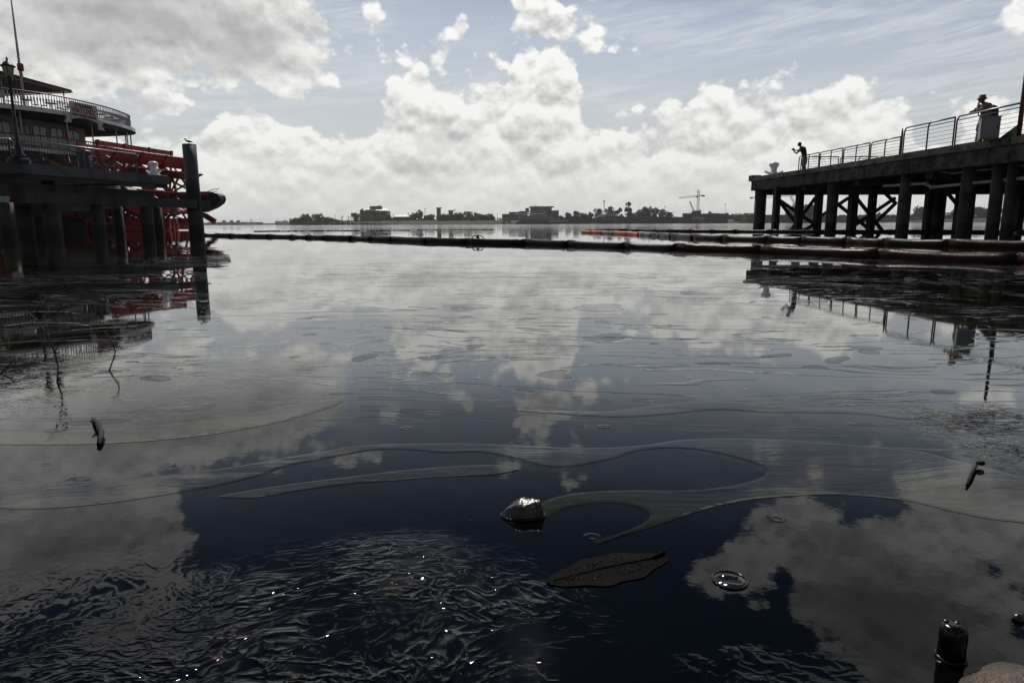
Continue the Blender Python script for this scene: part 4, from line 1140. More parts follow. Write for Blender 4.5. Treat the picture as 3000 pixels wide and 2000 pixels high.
# ------------------------------------------------------------------ the far bank
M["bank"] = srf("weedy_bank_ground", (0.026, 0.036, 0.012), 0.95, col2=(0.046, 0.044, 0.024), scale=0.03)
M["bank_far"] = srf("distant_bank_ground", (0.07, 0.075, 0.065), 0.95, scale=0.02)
def strip(name, pts, top, back, mat):
    """a low levee: water edge, slope, crest, flat land behind"""
    vs, fs = [], []
    n = len(pts)
    for i, (px, py, D) in enumerate(pts):
        p = at_y(px, 655, D); d = ray(px, 655).to_2d().normalized()
        for j, (o, z) in enumerate(((-2, -0.6), (0.5, 0.5), (10, top * (0.75 + 0.25 * mnoise.noise(Vector((px * 0.013, 0, 0))))), (24, top), (back, top))):
            vs.append((p.x + d.x * o, p.y + d.y * o, z))
    for i in range(n - 1):
        for j in range(4): fs.append([i * 5 + j, (i + 1) * 5 + j, (i + 1) * 5 + j + 1, i * 5 + j + 1])
    mb = MB(); mb.add(vs, fs); return tag(mb.build(name, mat), kind="structure")
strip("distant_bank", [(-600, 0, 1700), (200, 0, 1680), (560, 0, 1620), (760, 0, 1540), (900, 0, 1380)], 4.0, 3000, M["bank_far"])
strip("far_bank", [(812, 0, 760), (840, 0, 735), (900, 0, 712), (1000, 0, 700), (1150, 0, 694), (1300, 0, 690), (1465, 0, 690), (1500, 0, 724), (1800, 0, 724), (2200, 0, 724), (2380, 0, 716), (2420, 0, 696), (2600, 0, 690), (3000, 0, 670), (3800, 0, 640)], 4.0, 4500, M["bank"])
BZ = 3.6
M["leaf_a"] = srf("mid_green_foliage", (0.070, 0.115, 0.024), 0.7, col2=(0.034, 0.062, 0.014), scale=0.35, spec=0.2)
M["leaf_b"] = srf("dark_green_foliage", (0.040, 0.068, 0.020), 0.7, col2=(0.020, 0.036, 0.011), scale=0.35, spec=0.2)
M["leaf_c"] = srf("yellow_green_foliage", (0.095, 0.145, 0.026), 0.7, col2=(0.045, 0.080, 0.016), scale=0.35, spec=0.2)
M["bark"] = srf("grey_brown_bark", (0.06, 0.05, 0.04), 0.9, scale=1)
def tree(px, ytop, wpx, D, leaf, label, group=None, yb=None, shape=0.0):
    """trunk with limbs, and a crown of many small leaf clumps gathered on uneven lobes"""
    rnd = random.Random(int(px * 7 + ytop))
    p = at_y(px, 655, D); zt = at_y(px, ytop, D).z
    z0 = BZ - 0.8 if yb is None else at_y(px, yb, D).z
    H = zt - z0; W = wpx * D / FPX
    th = thing("tree", label, "tree", (p.x, p.y, z0), group)
    lobes = []
    W *= 1.22
    for k in range(rnd.randint(13, 16)):
        a = rnd.uniform(0, 6.28); rr = W * 0.5 * rnd.uniform(0.15, 0.72)
        zz = H * rnd.uniform(0.14, 0.82) if shape == 0 else H * rnd.uniform(0.10, 0.9)
        k2 = 1.0 if shape == 0 else max(0.25, 1.25 - zz / H)
        lobes.append((Vector((rr * k2 * math.cos(a), rr * k2 * math.sin(a), zz)), W * rnd.uniform(0.15, 0.24) * (k2 if shape else 1)))
    lobes.append((Vector((rnd.uniform(-0.1, 0.1) * W, 0, H * 0.85)), min(H * 0.15, W * 0.2)))
    tm = MB(); tm.tube([(0, 0, -0.5), (0.02 * W, 0, H * 0.3), (0.0, 0, H * 0.7)], [W * 0.035, W * 0.026, W * 0.010], 7)
    for c, r in lobes[:5]: tm.tube([(0.01 * W, 0, H * 0.28), c * 0.6 + Vector((0, 0, H * 0.1)), c], [W * 0.016, W * 0.011, W * 0.005], 5)
    tm.build("trunk", M["bark"], th)
    cm = MB()
    for c, r in lobes:
        for q in range(46):
            v = Vector((rnd.gauss(0, 1), rnd.gauss(0, 1), rnd.gauss(0, 1))).normalized()
            q0 = c + Vector((v.x * r, v.y * r, v.z * r * 0.85)) * rnd.uniform(0.55, 1.12)
            s = W * rnd.uniform(0.032, 0.070) + 0.14
            e1 = Vector((rnd.gauss(0, 1), rnd.gauss(0, 1), rnd.gauss(0, 1))).normalized(); e2 = e1.cross(v + Vector((0.01, 0.02, 0.03))).normalized()
            cm.add([q0 - e1 * s, q0 + e2 * s * 0.7, q0 + e1 * s, q0 - e2 * s * 0.7], [[0, 1, 2, 3]])
    cm.build("crown", M[leaf], th)
    return th
G1 = "trees on the point left of the brick building"
for px, yt, w, lf, lb in [(864, 641, 26, "leaf_a", "low rounded tree at the left tip of the wooded point"), (893, 630, 34, "leaf_a", "broad green tree near the left of the wooded point"), (905, 634, 26, "leaf_b", "tree tucked against the broad green tree on the wooded point"),
                          (932, 627, 32, "leaf_a", "tallest tree in the middle of the wooded point"), (957, 637, 26, "leaf_a", "tree just right of the tallest one on the wooded point"), (971, 640, 20, "leaf_b", "small tree toward the right of the wooded point"), (984, 643, 16, "leaf_b", "last small tree at the right end of the wooded point")]:
    tree(px, yt, w, 735, lf, lb, G1)
G2 = "trees around the brick building"
for px, yt, w, D, lf, lb in [(1042, 623, 26, 770, "leaf_b", "dark round tree at the left wall of the brick building"), (1108, 632, 22, 715, "leaf_b", "dark tree in front of the brick building"), (1141, 628, 24, 745, "leaf_b", "tree at the right end of the brick building"),
                             (1172, 643, 18, 712, "leaf_c", "bush before the yellowish low house"), (1215, 626, 36, 760, "leaf_b", "broad dark tree right of the low house"), (1231, 613, 20, 770, "leaf_a", "slim tall tree right of the low house"), (1263, 628, 26, 780, "leaf_b", "tree left of the tall grey tower"), (1250, 630, 20, 790, "leaf_b", "tree beside the tall utility pole")]:
    tree(px, yt, w, D, lf, lb, G2)
G3 = "dense trees between the towers and the ferry"
for px, yt, w, D, lf, lb in [(1302, 629, 36, 712, "leaf_a", "wide green tree right below the tall grey tower"), (1324, 628, 34, 716, "leaf_a", "wide green tree in front of the short grey tower"), (1348, 625, 32, 718, "leaf_a", "green tree right of the short grey tower"),
                             (1372, 618, 30, 760, "leaf_b", "tall dark tree behind the middle of the tree belt"), (1395, 622, 30, 760, "leaf_b", "dark tree behind the belt, right of the tall one"), (1382, 636, 32, 712, "leaf_c", "bright low tree at the front of the belt"),
                             (1412, 627, 30, 716, "leaf_a", "green tree in the right half of the belt"), (1436, 627, 26, 718, "leaf_b", "dark tree closing the belt at its right end")]:
    tree(px, yt, w, D, lf, lb, G3)
G4 = "light green trees right of the ferry"
for px, yt, w, lf, lb in [(1644, 632, 20, "leaf_c", "low light tree touching the workboat's bow"), (1658, 622, 26, "leaf_c", "light green tree right of the workboat"), (1686, 617, 28, "leaf_c", "tallest of the light green trees"), (1708, 624, 26, "leaf_c", "light green tree right of the tallest one"), (1726, 622, 26, "leaf_c", "light green tree left of the red ship"), (1672, 634, 26, "leaf_c", "low front tree among the light green ones")]:
    tree(px, yt, w, 715, lf, lb, G4)
G5 = "trees behind the red ship and the long barge"
for px, yt, w, lf, sh, lb in [(1753, 609, 28, "leaf_b", 0, "dark tree at the left end of the red ship"), (1789, 603, 36, "leaf_b", 0, "spreading tree behind the red ship's bridge"), (1815, 607, 26, "leaf_b", 0, "tree between the spreading one and the tall conical one"), (1840, 589, 36, "leaf_b", 1, "tallest conical tree behind the long barge"),
                              (1868, 617, 26, "leaf_c", 0, "light low tree right of the conical tree"), (1887, 604, 30, "leaf_a", 0, "rounded tree in the middle of the barge"), (1905, 604, 26, "leaf_b", 0, "dark tree right of the rounded one"), (1922, 607, 24, "leaf_b", 0, "dark tree left of the crane bucket"), (1938, 611, 24, "leaf_b", 0, "dark tree just behind the crane bucket"), (1958, 620, 26, "leaf_b", 0, "last dark tree before the dry dock")]:
    tree(px, yt, w, 745, lf, lb, G5, shape=sh)
G6 = "low trees behind the dry dock"
for px, yt, w, lf, lb in [(2078, 619, 24, "leaf_b", "round dark tree showing over the dry dock right of the crane"), (2100, 625, 26, "leaf_b", "low tree over the right part of the dry dock"), (2142, 627, 24, "leaf_b", "low tree right of the dry dock"), (2165, 626, 24, "leaf_b", "tree behind the yellow tank"), (2186, 624, 26, "leaf_b", "tree right of the yellow tank"), (2010, 628, 20, "leaf_b", "low bushy tree left of the tower crane")]:
    tree(px, yt, w, 790, lf, lb, G6)
G7 = "trees seen between the wharf piles"
for px, yt, w, lf, lb in [(2362, 597, 40, "leaf_b", "tall dark tree seen between the piles right of the grey ship"), (2380, 605, 30, "leaf_b", "dark tree seen beside a thick wharf pile"), (2430, 630, 30, "leaf_b", "low tree seen behind a thick wharf pile"), (2465, 632, 30, "leaf_b", "low tree between two timber wharf piles"), (2525, 633, 34, "leaf_b", "low tree behind crossed braces"), (2575, 628, 40, "leaf_b", "wide low tree behind the crossed braces"),
                          (2700, 606, 46, "leaf_b", "big dark tree in the widest gap between piles"), (2680, 625, 26, "leaf_b", "smaller tree left of the big dark tree in the gap"), (2725, 610, 40, "leaf_b", "dark tree half hidden by timber piles"), (2795, 610, 24, "leaf_b", "tree partly hidden by a thick pile"),
                          (2838, 612, 34, "leaf_b", "left tree of the pair near the right side gap"), (2862, 606, 44, "leaf_b", "tallest tree in the right side gap"), (2885, 610, 40, "leaf_b", "tree behind the twin thick piles"), (2960, 608, 44, "leaf_b", "dark tree under the radio mast"), (3010, 612, 40, "leaf_b", "tree at the right edge of the picture")]:
    tree(px, yt, w, 720, lf, lb, G7)
for px, yt, w, lb in [(818, 649, 20, "hazy tree at the left of the distant headland"), (836, 649, 18, "hazy tree at the right of the distant headland")]:
    tree(px, yt, w, 1420, "leaf_b", lb, "hazy trees on the distant bank")
# weeds along the water's edge
wd = MB(); rnd = random.Random(5)
for k in range(2200):
    px = rnd.uniform(850, 1480); D = 702 + rnd.uniform(-6, 18)
    p = at_y(px, 655, D); s = rnd.uniform(0.5, 1.3); z = 0.6 + max(0, (D - 700)) * 0.17 + rnd.uniform(0, 0.8)
    e1 = Vector((rnd.gauss(0, 1), rnd.gauss(0, .5), rnd.gauss(0, 1))).normalized() * s; e2 = e1.cross(Vector((0.1, 1, 0.3))).normalized() * s * 0.6
    q = Vector((p.x, p.y, z)); wd.add([q - e1, q + e2, q + e1, q - e2], [[0, 1, 2, 3]])
tag(wd.build("weeds", M["leaf_a"]), "green weeds along the far bank below the brick building", "weeds", None, "stuff")

def thicket(px0, px1, D, h, n, seed, label, leaf):
    mb = MB(); r = random.Random(seed)
    for k in range(n):
        px = r.uniform(px0, px1); d = D + r.uniform(0, 22); p = at_y(px, 655, d)
        top = h * (0.35 + 0.65 * abs(mnoise.noise(Vector((px * 0.035, seed, 0)))) * 1.6)
        q = Vector((p.x, d, BZ - 1.0 + r.uniform(0, top))); s = r.uniform(0.5, 1.1)
        e1 = Vector((r.gauss(0, 1), r.gauss(0, 1), r.gauss(0, 1))).normalized(); e2 = e1.cross(Vector((0.2, 1, 0.3))).normalized()
        mb.add([q - e1 * s, q + e2 * s * 0.7, q + e1 * s, q - e2 * s * 0.7], [[0, 1, 2, 3]])
    tag(mb.build("undergrowth", M[leaf]), label, "undergrowth", None, "stuff")
thicket(855, 1000, 728, 5.0, 1500, 3, "tangled undergrowth below the trees on the wooded point", "leaf_b")
thicket(1195, 1275, 758, 6.0, 1200, 4, "undergrowth between the low house and the tall grey tower", "leaf_b")
thicket(1285, 1450, 722, 7.0, 2600, 5, "undergrowth filling the tree belt below the two towers", "leaf_a")
thicket(1638, 1752, 722, 7.0, 2200, 6, "undergrowth below the light green trees right of the ferry", "leaf_c")
thicket(1750, 2010, 752, 9.0, 3600, 7, "undergrowth behind the red ship and the barge", "leaf_b")
thicket(2060, 2200, 795, 9.0, 1800, 8, "undergrowth behind the dry dock and the yellow tank", "leaf_b")
thicket(2340, 3100, 745, 7.0, 4200, 9, "undergrowth along the quay seen between the wharf piles", "leaf_b")
# buildings, built box by box from surveyed corners
def rbox(mb, x0, y0, x1, y1, D, depth=14, yb_z=None):
    a, b = at_y(x0, y0, D), at_y(x1, y1, D)
    z0 = b.z if yb_z is None else yb_z
    mb.box(((a.x + b.x) / 2, D + depth / 2, (a.z + z0) / 2), (abs(b.x - a.x), depth, abs(a.z - z0)))
    return mb
def pic(px, D): return at_y(px, 655, D)
class Far:
    def __init__(self, name, label, cat, px, D, group=None, z=None):
        p = pic(px, D); self.o = (p.x, D, BZ - 0.5 if z is None else z); self.D = D
        self.th = thing(name, label, cat, self.o, group)
    def part(self, name, mat, rects, depth=14, dD=0.0, parent=None):
        mb = MB(self.o)
        for r in rects: rbox(mb, *r, self.D + dD, depth)
        return mb.build(name, mat, parent or self.th)
    def window(self, mat, r, parent=None, name="window", dD=-0.12, depth=0.2): return self.part(name, mat, [r], depth, dD, parent)
M["brick"] = srf("red_brick_far", (0.20, 0.055, 0.042), 0.9, scale=0.2)
M["floor_band"] = srf("pale_floor_band", (0.30, 0.30, 0.31), 0.7)
M["dark_storey"] = srf("dark_glazed_storey", (0.045, 0.042, 0.045), 0.4)
M["metal_roof"] = srf("grey_metal_roof", (0.32, 0.33, 0.34), 0.4, 0.3)
M["yellow_wall"] = srf("dull_yellow_wall", (0.22, 0.20, 0.13), 0.9)
M["grey_wall"] = srf("grey_rendered_wall", (0.14, 0.14, 0.14), 0.9)
M["dark_wall"] = srf("dark_grey_cladding", (0.045, 0.047, 0.052), 0.6)
M["brown_wall"] = srf("brown_brick_wall", (0.15, 0.085, 0.05), 0.9)
M["ship_white"] = srf("ship_white_paint", (0.36, 0.37, 0.38), 0.5)
M["ship_red"] = srf("ship_red_paint", (0.16, 0.035, 0.032), 0.6)
M["crane_paint"] = srf("crane_paint", (0.10, 0.085, 0.075), 0.6)
M["yellow_paint"] = srf("yellow_tank_paint", (0.30, 0.24, 0.05), 0.6)
b = Far("brick_building", "red brick block with dark glazed wings, grey metal roofs and a penthouse", "building", 1095, 760)
core = b.part("core", M["brick"], [(1070, 614, 1102, 651)], 22, -3)
for r in ((1054, 618, 1070, 651), (1102, 618, 1136, 651)):
    w = b.part("wing", M["dark_storey"], [r], 18)
    for k in range(4):
        y = 619.5 + k * 8.2
        b.part("floor_band", M["floor_band"], [(r[0] - 0.4, y + 2.6, r[2] + 0.4, y + 4.6)], 18.6, -0.4, w)
for r in ((1062, 611, 1096, 616.5), (1097, 611, 1116, 616.5), (1118, 611, 1136, 616.5)):
    mb = MB(b.o); A, B_ = at_y(r[0], r[3], 756), at_y(r[2], r[3], 756); C_, D_ = at_y(r[0] + 2, r[1], 764), at_y(r[2] - 2, r[1], 764)
    mb.extrude([A, B_, D_, C_], (0, 1.0, -0.3)); b.part  # roof slope
    mb.build("roof", M["metal_roof"], b.th)
mb = MB(b.o); A = at_y(1054, 619, 757); mb.extrude([at_y(1053, 619, 757), at_y(1063, 619, 757), at_y(1063, 611, 757), at_y(1058, 612.5, 757)], (0, 16, 0)); mb.build("roof", M["dark_wall"], b.th)
pent = b.part("penthouse", M["brick"], [(1083, 604, 1114, 613), (1104, 602.8, 1113, 605)], 12, 3)
b.window(M["white_paint"], (1087, 605.5, 1090, 608.5), pent, dD=2.85)
for k in range(3):
    x = 1074.5 + k * 8.6
    b.window(M["dark_storey"], (x, 622, x + 2.6, 646), core, dD=-3.15)
b = Far("low_house", "low dull yellow house with a grey hipped roof right of the brick building", "house", 1175, 750)
b.part("wall", M["yellow_wall"], [(1153, 634.5, 1198, 650)], 14)
mb = MB(b.o); y0 = 747; mb.add([at_y(1150, 635, y0), at_y(1201, 635, y0), at_y(1201, 635, 768), at_y(1150, 635, 768), at_y(1163, 629, 757), at_y(1190, 629, 757)], [[0, 1, 5, 4], [1, 2, 5], [2, 3, 4, 5], [3, 0, 4], [0, 3, 2, 1]]); mb.build("roof", M["metal_roof"], b.th)
for k in range(5): b.window(M["dark_storey"], (1158 + k * 8, 638, 1161.5 + k * 8, 644), None)
for (x0, x1, yt, cap, lb, n) in [(1279, 1291, 610, 1.6, "tall grey tower with a wide flat cap above the trees", 2), (1314, 1327, 618, 1.4, "short grey tower with a flat cap beside a utility pole", 0)]:
    b = Far("tower", lb, "tower", (x0 + x1) / 2, 765)
    sh = b.part("shaft", M["grey_wall"], [(x0, yt + 1, x1, 651)], (x1 - x0) * 0.4)
    b.part("cap", M["grey_wall"], [(x0 - cap, yt - 2, x1 + cap, yt + 0.6)], (x1 - x0) * 0.4 + 1.2, -0.6)
    for q in range(n): b.window(M["floor_band"], (x0 + 2 + q * 5, yt + 7, x0 + 4 + q * 5, yt + 11), sh)
b = Far("brown_building", "small flat roofed brown brick building left of the ferry landing", "building", 1485, 780)
w = b.part("wall", M["brown_wall"], [(1471, 628, 1497, 651)], 14); b.part("parapet", M["dark_wall"], [(1470.5, 627, 1497.5, 628.6)], 14.6, -0.3)
for k in range(3): b.window(M["dark_storey"], (1475 + k * 7.5, 631, 1479 + k * 7.5, 634.5), w)
b = Far("landing_shed", "low white roofed landing shed on posts at the water's edge", "shed", 1470, 722)
b.part("roof", M["metal_roof"], [(1455, 639, 1494, 641.5)], 14)
for k in range(6): b.part("post", M["grey_wall"], [(1457 + k * 7, 641.5, 1458 + k * 7, 654)], 0.5)
b = Far("grey_hall", "long grey hall behind the ferry with a boxy upper storey", "building", 1515, 790)
b.part("wall", M["grey_wall"], [(1491, 621, 1545, 651)], 24); b.part("upper_box", M["grey_wall"], [(1539.5, 609.5, 1550, 622)], 10, 2); b.part("parapet", M["metal_roof"], [(1520, 618.5, 1600, 620.5)], 25, -0.5)
b = Far("terminal_building", "dark modern terminal with a wide flat overhanging roof behind the ferry", "building", 1590, 800)
w = b.part("wall", M["dark_wall"], [(1555, 608, 1616, 651)], 26); b.part("roof", M["dark_wall"], [(1552, 604.6, 1623, 607.2)], 32, -3); b.part("wing", M["dark_wall"], [(1616, 616.5, 1637, 651)], 20, 1); b.part("vent", M["grey_wall"], [(1569, 600, 1570.5, 604.6)], 1.2, 8)
for k in range(6): b.window(M["glass_dark"], (1559 + k * 9.3, 610, 1567 + k * 9.3, 615), w)

# ferry
b = Far("ferry", "white double deck ferry with a red funnel moored at the far landing", "ferry", 1560, 712, z=0)
b.part("hull", M["hull_black"], [(1512, 649.5, 1632, 656)], 12)
lo = b.part("lower_deck", M["dark_storey"], [(1520, 641, 1606, 649.5)], 10, 1)
for k in range(12): b.part("deck_post", M["ship_white"], [(1521 + k * 7.6, 641, 1522.3 + k * 7.6, 649.5)], 0.4, 0.2, lo)
up_ = b.part("upper_deck", M["ship_white"], [(1519, 631, 1605, 641)], 10, 1)
for k in range(14): b.window(M["dark_storey"], (1526 + k * 5.2, 634, 1529.6 + k * 5.2, 636.8), up_, dD=0.88)
b.part("boat_deck_canopy", M["white_paint"], [(1510, 624.2, 1592, 628)], 9, 1.5)
for k in range(9): b.part("canopy_post", M["ship_white"], [(1513 + k * 9.5, 628, 1514 + k * 9.5, 631)], 0.4, 2)
b.part("funnel", M["ship_red"], [(1575.5, 619, 1580.5, 629)], 3, 4); b.part("funnel_cap", M["hull_black"], [(1575.2, 617.6, 1580.8, 619.2)], 3.2, 3.9)
pl = b.part("pilot_house", M["ship_white"], [(1592, 622, 1603, 631)], 6, 3); b.window(M["dark_storey"], (1593, 624, 1602, 626.5), pl, dD=2.88); b.part("pilot_roof", M["metal_roof"], [(1591, 620.5, 1604, 622)], 7, 2.5)
b.part("mast", M["grey_wall"], [(1594, 612.5, 1594.8, 620.5)], 0.4, 5)
b.part("bow_ramp", M["grey_wall"], [(1606, 643, 1632, 649.5)], 10, 1); b.part("stern_canopy", M["metal_roof"], [(1512, 629, 1520, 630.5)], 9, 1)
b = Far("workboat", "white workboat with stepped deckhouse moored at the ferry's right end", "workboat", 1630, 704, z=0)
b.part("hull", M["hull_black"], [(1606, 651, 1664, 656)], 8); h = b.part("deckhouse", M["ship_white"], [(1611, 638, 1640, 651)], 6, 1)
for k in range(4): b.window(M["dark_storey"], (1614 + k * 6, 641, 1617.5 + k * 6, 644), h, dD=0.85)
w = b.part("wheelhouse", M["ship_white"], [(1612, 629, 1622, 638)], 5, 1.5); b.window(M["dark_storey"], (1613, 631, 1621, 634), w, dD=1.38); b.part("foredeck", M["ship_white"], [(1640, 644, 1664, 651)], 6, 1); b.part("mast", M["grey_wall"], [(1615.5, 622, 1616.3, 629)], 0.4, 3)
b.part("winch", M["hull_black"], [(1643, 640, 1650, 644)], 3, 2)

# red and white ship, long barge, dry dock
b = Far("ship", "red hulled ship with white bridge at the left end of the shipyard", "ship", 1775, 706, z=0)
mb = MB(b.o); mb.extrude([at_y(1749, 655, 706), at_y(1830, 655, 706), at_y(1830, 633, 706), at_y(1776, 633, 706), at_y(1774, 637, 706), at_y(1749, 637, 706)], (0, 12, 0)); mb.build("hull", M["ship_red"], b.th)
b.part("boot_stripe", M["hull_black"], [(1748, 645, 1831, 656)], 12.5, -0.2)
b.part("bow_deck", M["ship_white"], [(1748.5, 634.5, 1778, 637)], 11, 0.5)
w = b.part("deckhouse", M["ship_white"], [(1776, 626, 1806, 633)], 9, 1.5); w2 = b.part("bridge", M["ship_white"], [(1780, 619, 1803, 626)], 7, 2)
for k in range(5): b.window(M["dark_storey"], (1782 + k * 4.1, 621, 1785 + k * 4.1, 623.4), w2, dD=1.9)
mb = MB(b.o); mb.extrude([at_y(1752, 634.5, 708), at_y(1776, 634.5, 708), at_y(1776, 627.5, 708), at_y(1756, 631, 708)], (0, 8, 0)); mb.build("forecastle", M["ship_white"], b.th)
b.part("funnel", M["ship_red"], [(1789, 612, 1794, 619)], 3, 4)
def lattice(mb, a, b_, w, n, r=0.16):
    a, b_ = Vector(a), Vector(b_); d = (b_ - a).normalized(); s = d.cross(Vector((0, 1, 0)))
    if s.length < 0.01: s = Vector((1, 0, 0))
    s = s.normalized() * w / 2; t = Vector((0, 1, 0)) * w / 2
    for c in (s + t, s - t, -s - t, -s + t): mb.bar(a + c, b_ + c, r, r, up=(0, 1, 0))
    for i in range(n):
        p, q = lerp(a, b_, i / n), lerp(a, b_, (i + 1) / n); k = 1 if i % 2 else -1
        mb.bar(p + s * k - t, q - s * k - t, r * 0.7, r * 0.7, up=(0, 1, 0)); mb.bar(p + s * k + t, q - s * k + t, r * 0.7, r * 0.7, up=(0, 1, 0))
    return mb
b = Far("floodlight_mast", "thin lattice floodlight mast rising behind the red ship", "mast", 1770, 740)
mb = MB(b.o); lattice(mb, at_y(1770, 640, 740), at_y(1770, 592, 740), 0.9, 12, 0.14); mb.build("lattice_tower", M["crane_paint"], b.th); b.part("light_head", M["crane_paint"], [(1768, 588, 1772.5, 592)], 1.2)
b = Far("barge", "long low black barge moored along the shipyard", "barge", 1900, 698, z=0)
b.part("hull", M["hull_black"], [(1806, 638, 1985, 656)], 14)
b.part("deck_rail", M["dark_wall"], [(1806, 635.6, 1985, 636.4)], 0.4, 1)
for k in range(18): b.part("rail_post", M["dark_wall"], [(1809 + k * 10, 635.6, 1810 + k * 10, 638)], 0.3, 1)
b.part("deck_winch", M["dark_wall"], [(1850, 633, 1862, 638)], 3, 3); b.part("deck_crane_base", M["dark_wall"], [(1932, 628, 1944, 638)], 4, 5)
mb = MB(b.o); mb.bar(at_y(1938, 629, 704), at_y(1905, 622, 704), 0.8, 0.8, up=(0, 1, 0)); mb.build("deck_crane_boom", M["ship_white"], b.th)
mb = MB(b.o); mb.tube([at_y(1932, 615, 704), at_y(1938, 617, 704), at_y(1940, 624, 704)], [0.5, 1.4, 0.9], 8); mb.build("bucket", M["ship_white"], b.th)
b = Far("dry_dock", "long black floating dry dock with white lettering under the tower crane", "dry dock", 2060, 696, z=0)
b.part("hull", M["dark_wall"], [(1988, 636, 2132, 656)], 20); wl = b.part("wing_wall", M["dark_wall"], [(2003, 626, 2132, 636)], 5); b.part("work_deck", M["grey_wall"], [(2003, 624.8, 2052, 626)], 6, -0.4)
b.part("deck_house", M["dark_wall"], [(2034, 617, 2054, 624.8)], 4, 1); b.part("rudder_post", M["crane_paint"], [(2052, 614, 2054, 624)], 1, 1)
a = at_y(2047.5, 638.5, 695.9); text_mesh("lettering", "Bollinger", 5.4, M["letter_white"], a - Vector(b.o), (1, 0, 0), (0, 0, 1), wl, 12.2, depth=0.03, bold=0.05)
b = Far("tower_crane", "tall tower crane with a long jib pointing left over the dry dock", "crane", 2045, 720)
mb = MB(b.o); lattice(mb, at_y(2044, 645, 720), at_y(2046.5, 556, 720), 2.0, 22, 0.22); mb.build("mast", M["crane_paint"], b.th)
mb = MB(b.o); lattice(mb, at_y(2046, 574, 720), at_y(1989, 580, 720), 1.5, 20, 0.18); mb.build("jib", M["floor_band"], b.th)
mb = MB(b.o); lattice(mb, at_y(2046, 573, 720), at_y(2064, 574, 720), 1.3, 6, 0.2); mb.build("counter_jib", M["crane_paint"], b.th)
b.part("counterweight", M["dark_wall"], [(2057, 571.5, 2065, 576)], 2); b.part("cab", M["ship_white"], [(2040, 575, 2044, 579)], 2)
mb = MB(b.o); mb.tube([at_y(2035, 576, 720), at_y(2035, 610, 720)], 0.06, 5); mb.build("hoist_rope", M["iron"], b.th)
b = Far("mobile_crane", "small crane with a raised slanting boom left of the tower crane", "crane", 2034, 712)
mb = MB(b.o); lattice(mb, at_y(2034, 622, 712), at_y(2021, 590, 712), 1.0, 12, 0.2); mb.build("boom", M["crane_paint"], b.th); b.part("cab", M["dark_wall"], [(2028, 619, 2042, 625)], 3); b.part("counterweight", M["dark_wall"], [(2038, 618, 2046, 624)], 2.5, 0.5)
mb = MB(b.o); mb.tube([at_y(2021, 590, 712), at_y(2021.5, 616, 712)], 0.05, 5); mb.build("hoist_rope", M["iron"], b.th)
b = Far("storage_tank", "yellow upright tank standing right of the dry dock", "tank", 2160, 715)
p = pic(2160, 715); mb = MB(b.o); mb.lathe((p.x, 715, 1.5), [(3.4, 0), (3.4, at_y(2160, 629, 715).z - 2.4), (2.6, at_y(2160, 628, 715).z - 1.6), (0.3, at_y(2160, 627, 715).z - 1.3)], 16); mb.build("shell", M["yellow_paint"], b.th)
b.part("stair_frame", M["yellow_paint"], [(2149, 632, 2151, 650), (2149, 632, 2153, 633)], 1, -1)
b = Far("river_barge", "dark moored barge stretching behind the outer wharf piles", "barge", 2300, 692, z=0)
b.part("hull", M["hull_black"], [(2185, 632, 2412, 656)], 16); b.part("coaming", M["dark_wall"], [(2190, 629.5, 2408, 632)], 10, 3)
b.part("deck_box", M["dark_wall"], [(2200, 625, 2208, 629.5), (2270, 617, 2276, 629.5)], 4, 3)
b = Far("grey_ship", "grey white ship superstructure seen between the outer wharf piles", "ship", 2325, 716, z=0)
w = b.part("superstructure", M["ship_white"], [(2312, 612, 2345, 640)], 10); w2 = b.part("bridge", M["ship_white"], [(2316, 604, 2340, 612)], 8, 1); b.part("radar_mast", M["grey_wall"], [(2324, 596, 2326, 604), (2318, 599, 2332, 600)], 0.6, 3); b.part("hull", M["hull_black"], [(2300, 632, 2400, 656)], 14, 1)
for k in range(5): b.window(M["dark_storey"], (2317 + k * 4.5, 606, 2320 + k * 4.5, 608.6), w2, dD=0.85)
for k in range(6): b.window(M["dark_storey"], (2315 + k * 5, 617, 2317.5 + k * 5, 620), w)
b = Far("tower_crane", "second tower crane whose jib shows between the outer wharf piles", "crane", 2237, 735)
mb = MB(b.o); lattice(mb, at_y(2237, 645, 735), at_y(2237, 570, 735), 1.8, 20, 0.22); mb.build("mast", M["crane_paint"], b.th)
mb = MB(b.o); lattice(mb, at_y(2222, 579, 735), at_y(2345, 572, 735), 1.6, 36, 0.18); mb.build("jib", M["crane_paint"], b.th); b.part("cab", M["dark_wall"], [(2232, 578, 2239, 584)], 2); b.part("counterweight", M["dark_wall"], [(2199, 577.5, 2205, 582)], 2)
mb = MB(b.o); lattice(mb, at_y(2222, 579, 735), at_y(2203, 579.5, 735), 1.3, 6, 0.2); mb.build("counter_jib", M["crane_paint"], b.th)
b = Far("mobile_crane", "crane boom leaning left above the grey ship between the piles", "crane", 2332, 728)
mb = MB(b.o); lattice(mb, at_y(2334, 605, 728), at_y(2315, 574, 728), 1.6, 12, 0.24); mb.build("boom", M["ship_white"], b.th); b.part("machinery_house", M["dark_wall"], [(2328, 603, 2340, 645)], 5)
b = Far("warehouse", "pale roofed warehouse behind the crossed braces of the wharf", "warehouse", 2610, 760)
w = b.part("wall", M["grey_wall"], [(2545, 634, 2672, 652)], 30); b.part("roof", M["metal_roof"], [(2543, 629.5, 2674, 634)], 31, -0.5)
for k in range(5): b.window(M["dark_storey"], (2552 + k * 24, 638, 2562 + k * 24, 646), w, name="dock_door")
b = Far("warehouse", "dark roofed shed seen between the two slanting timber piles", "warehouse", 2770, 745)
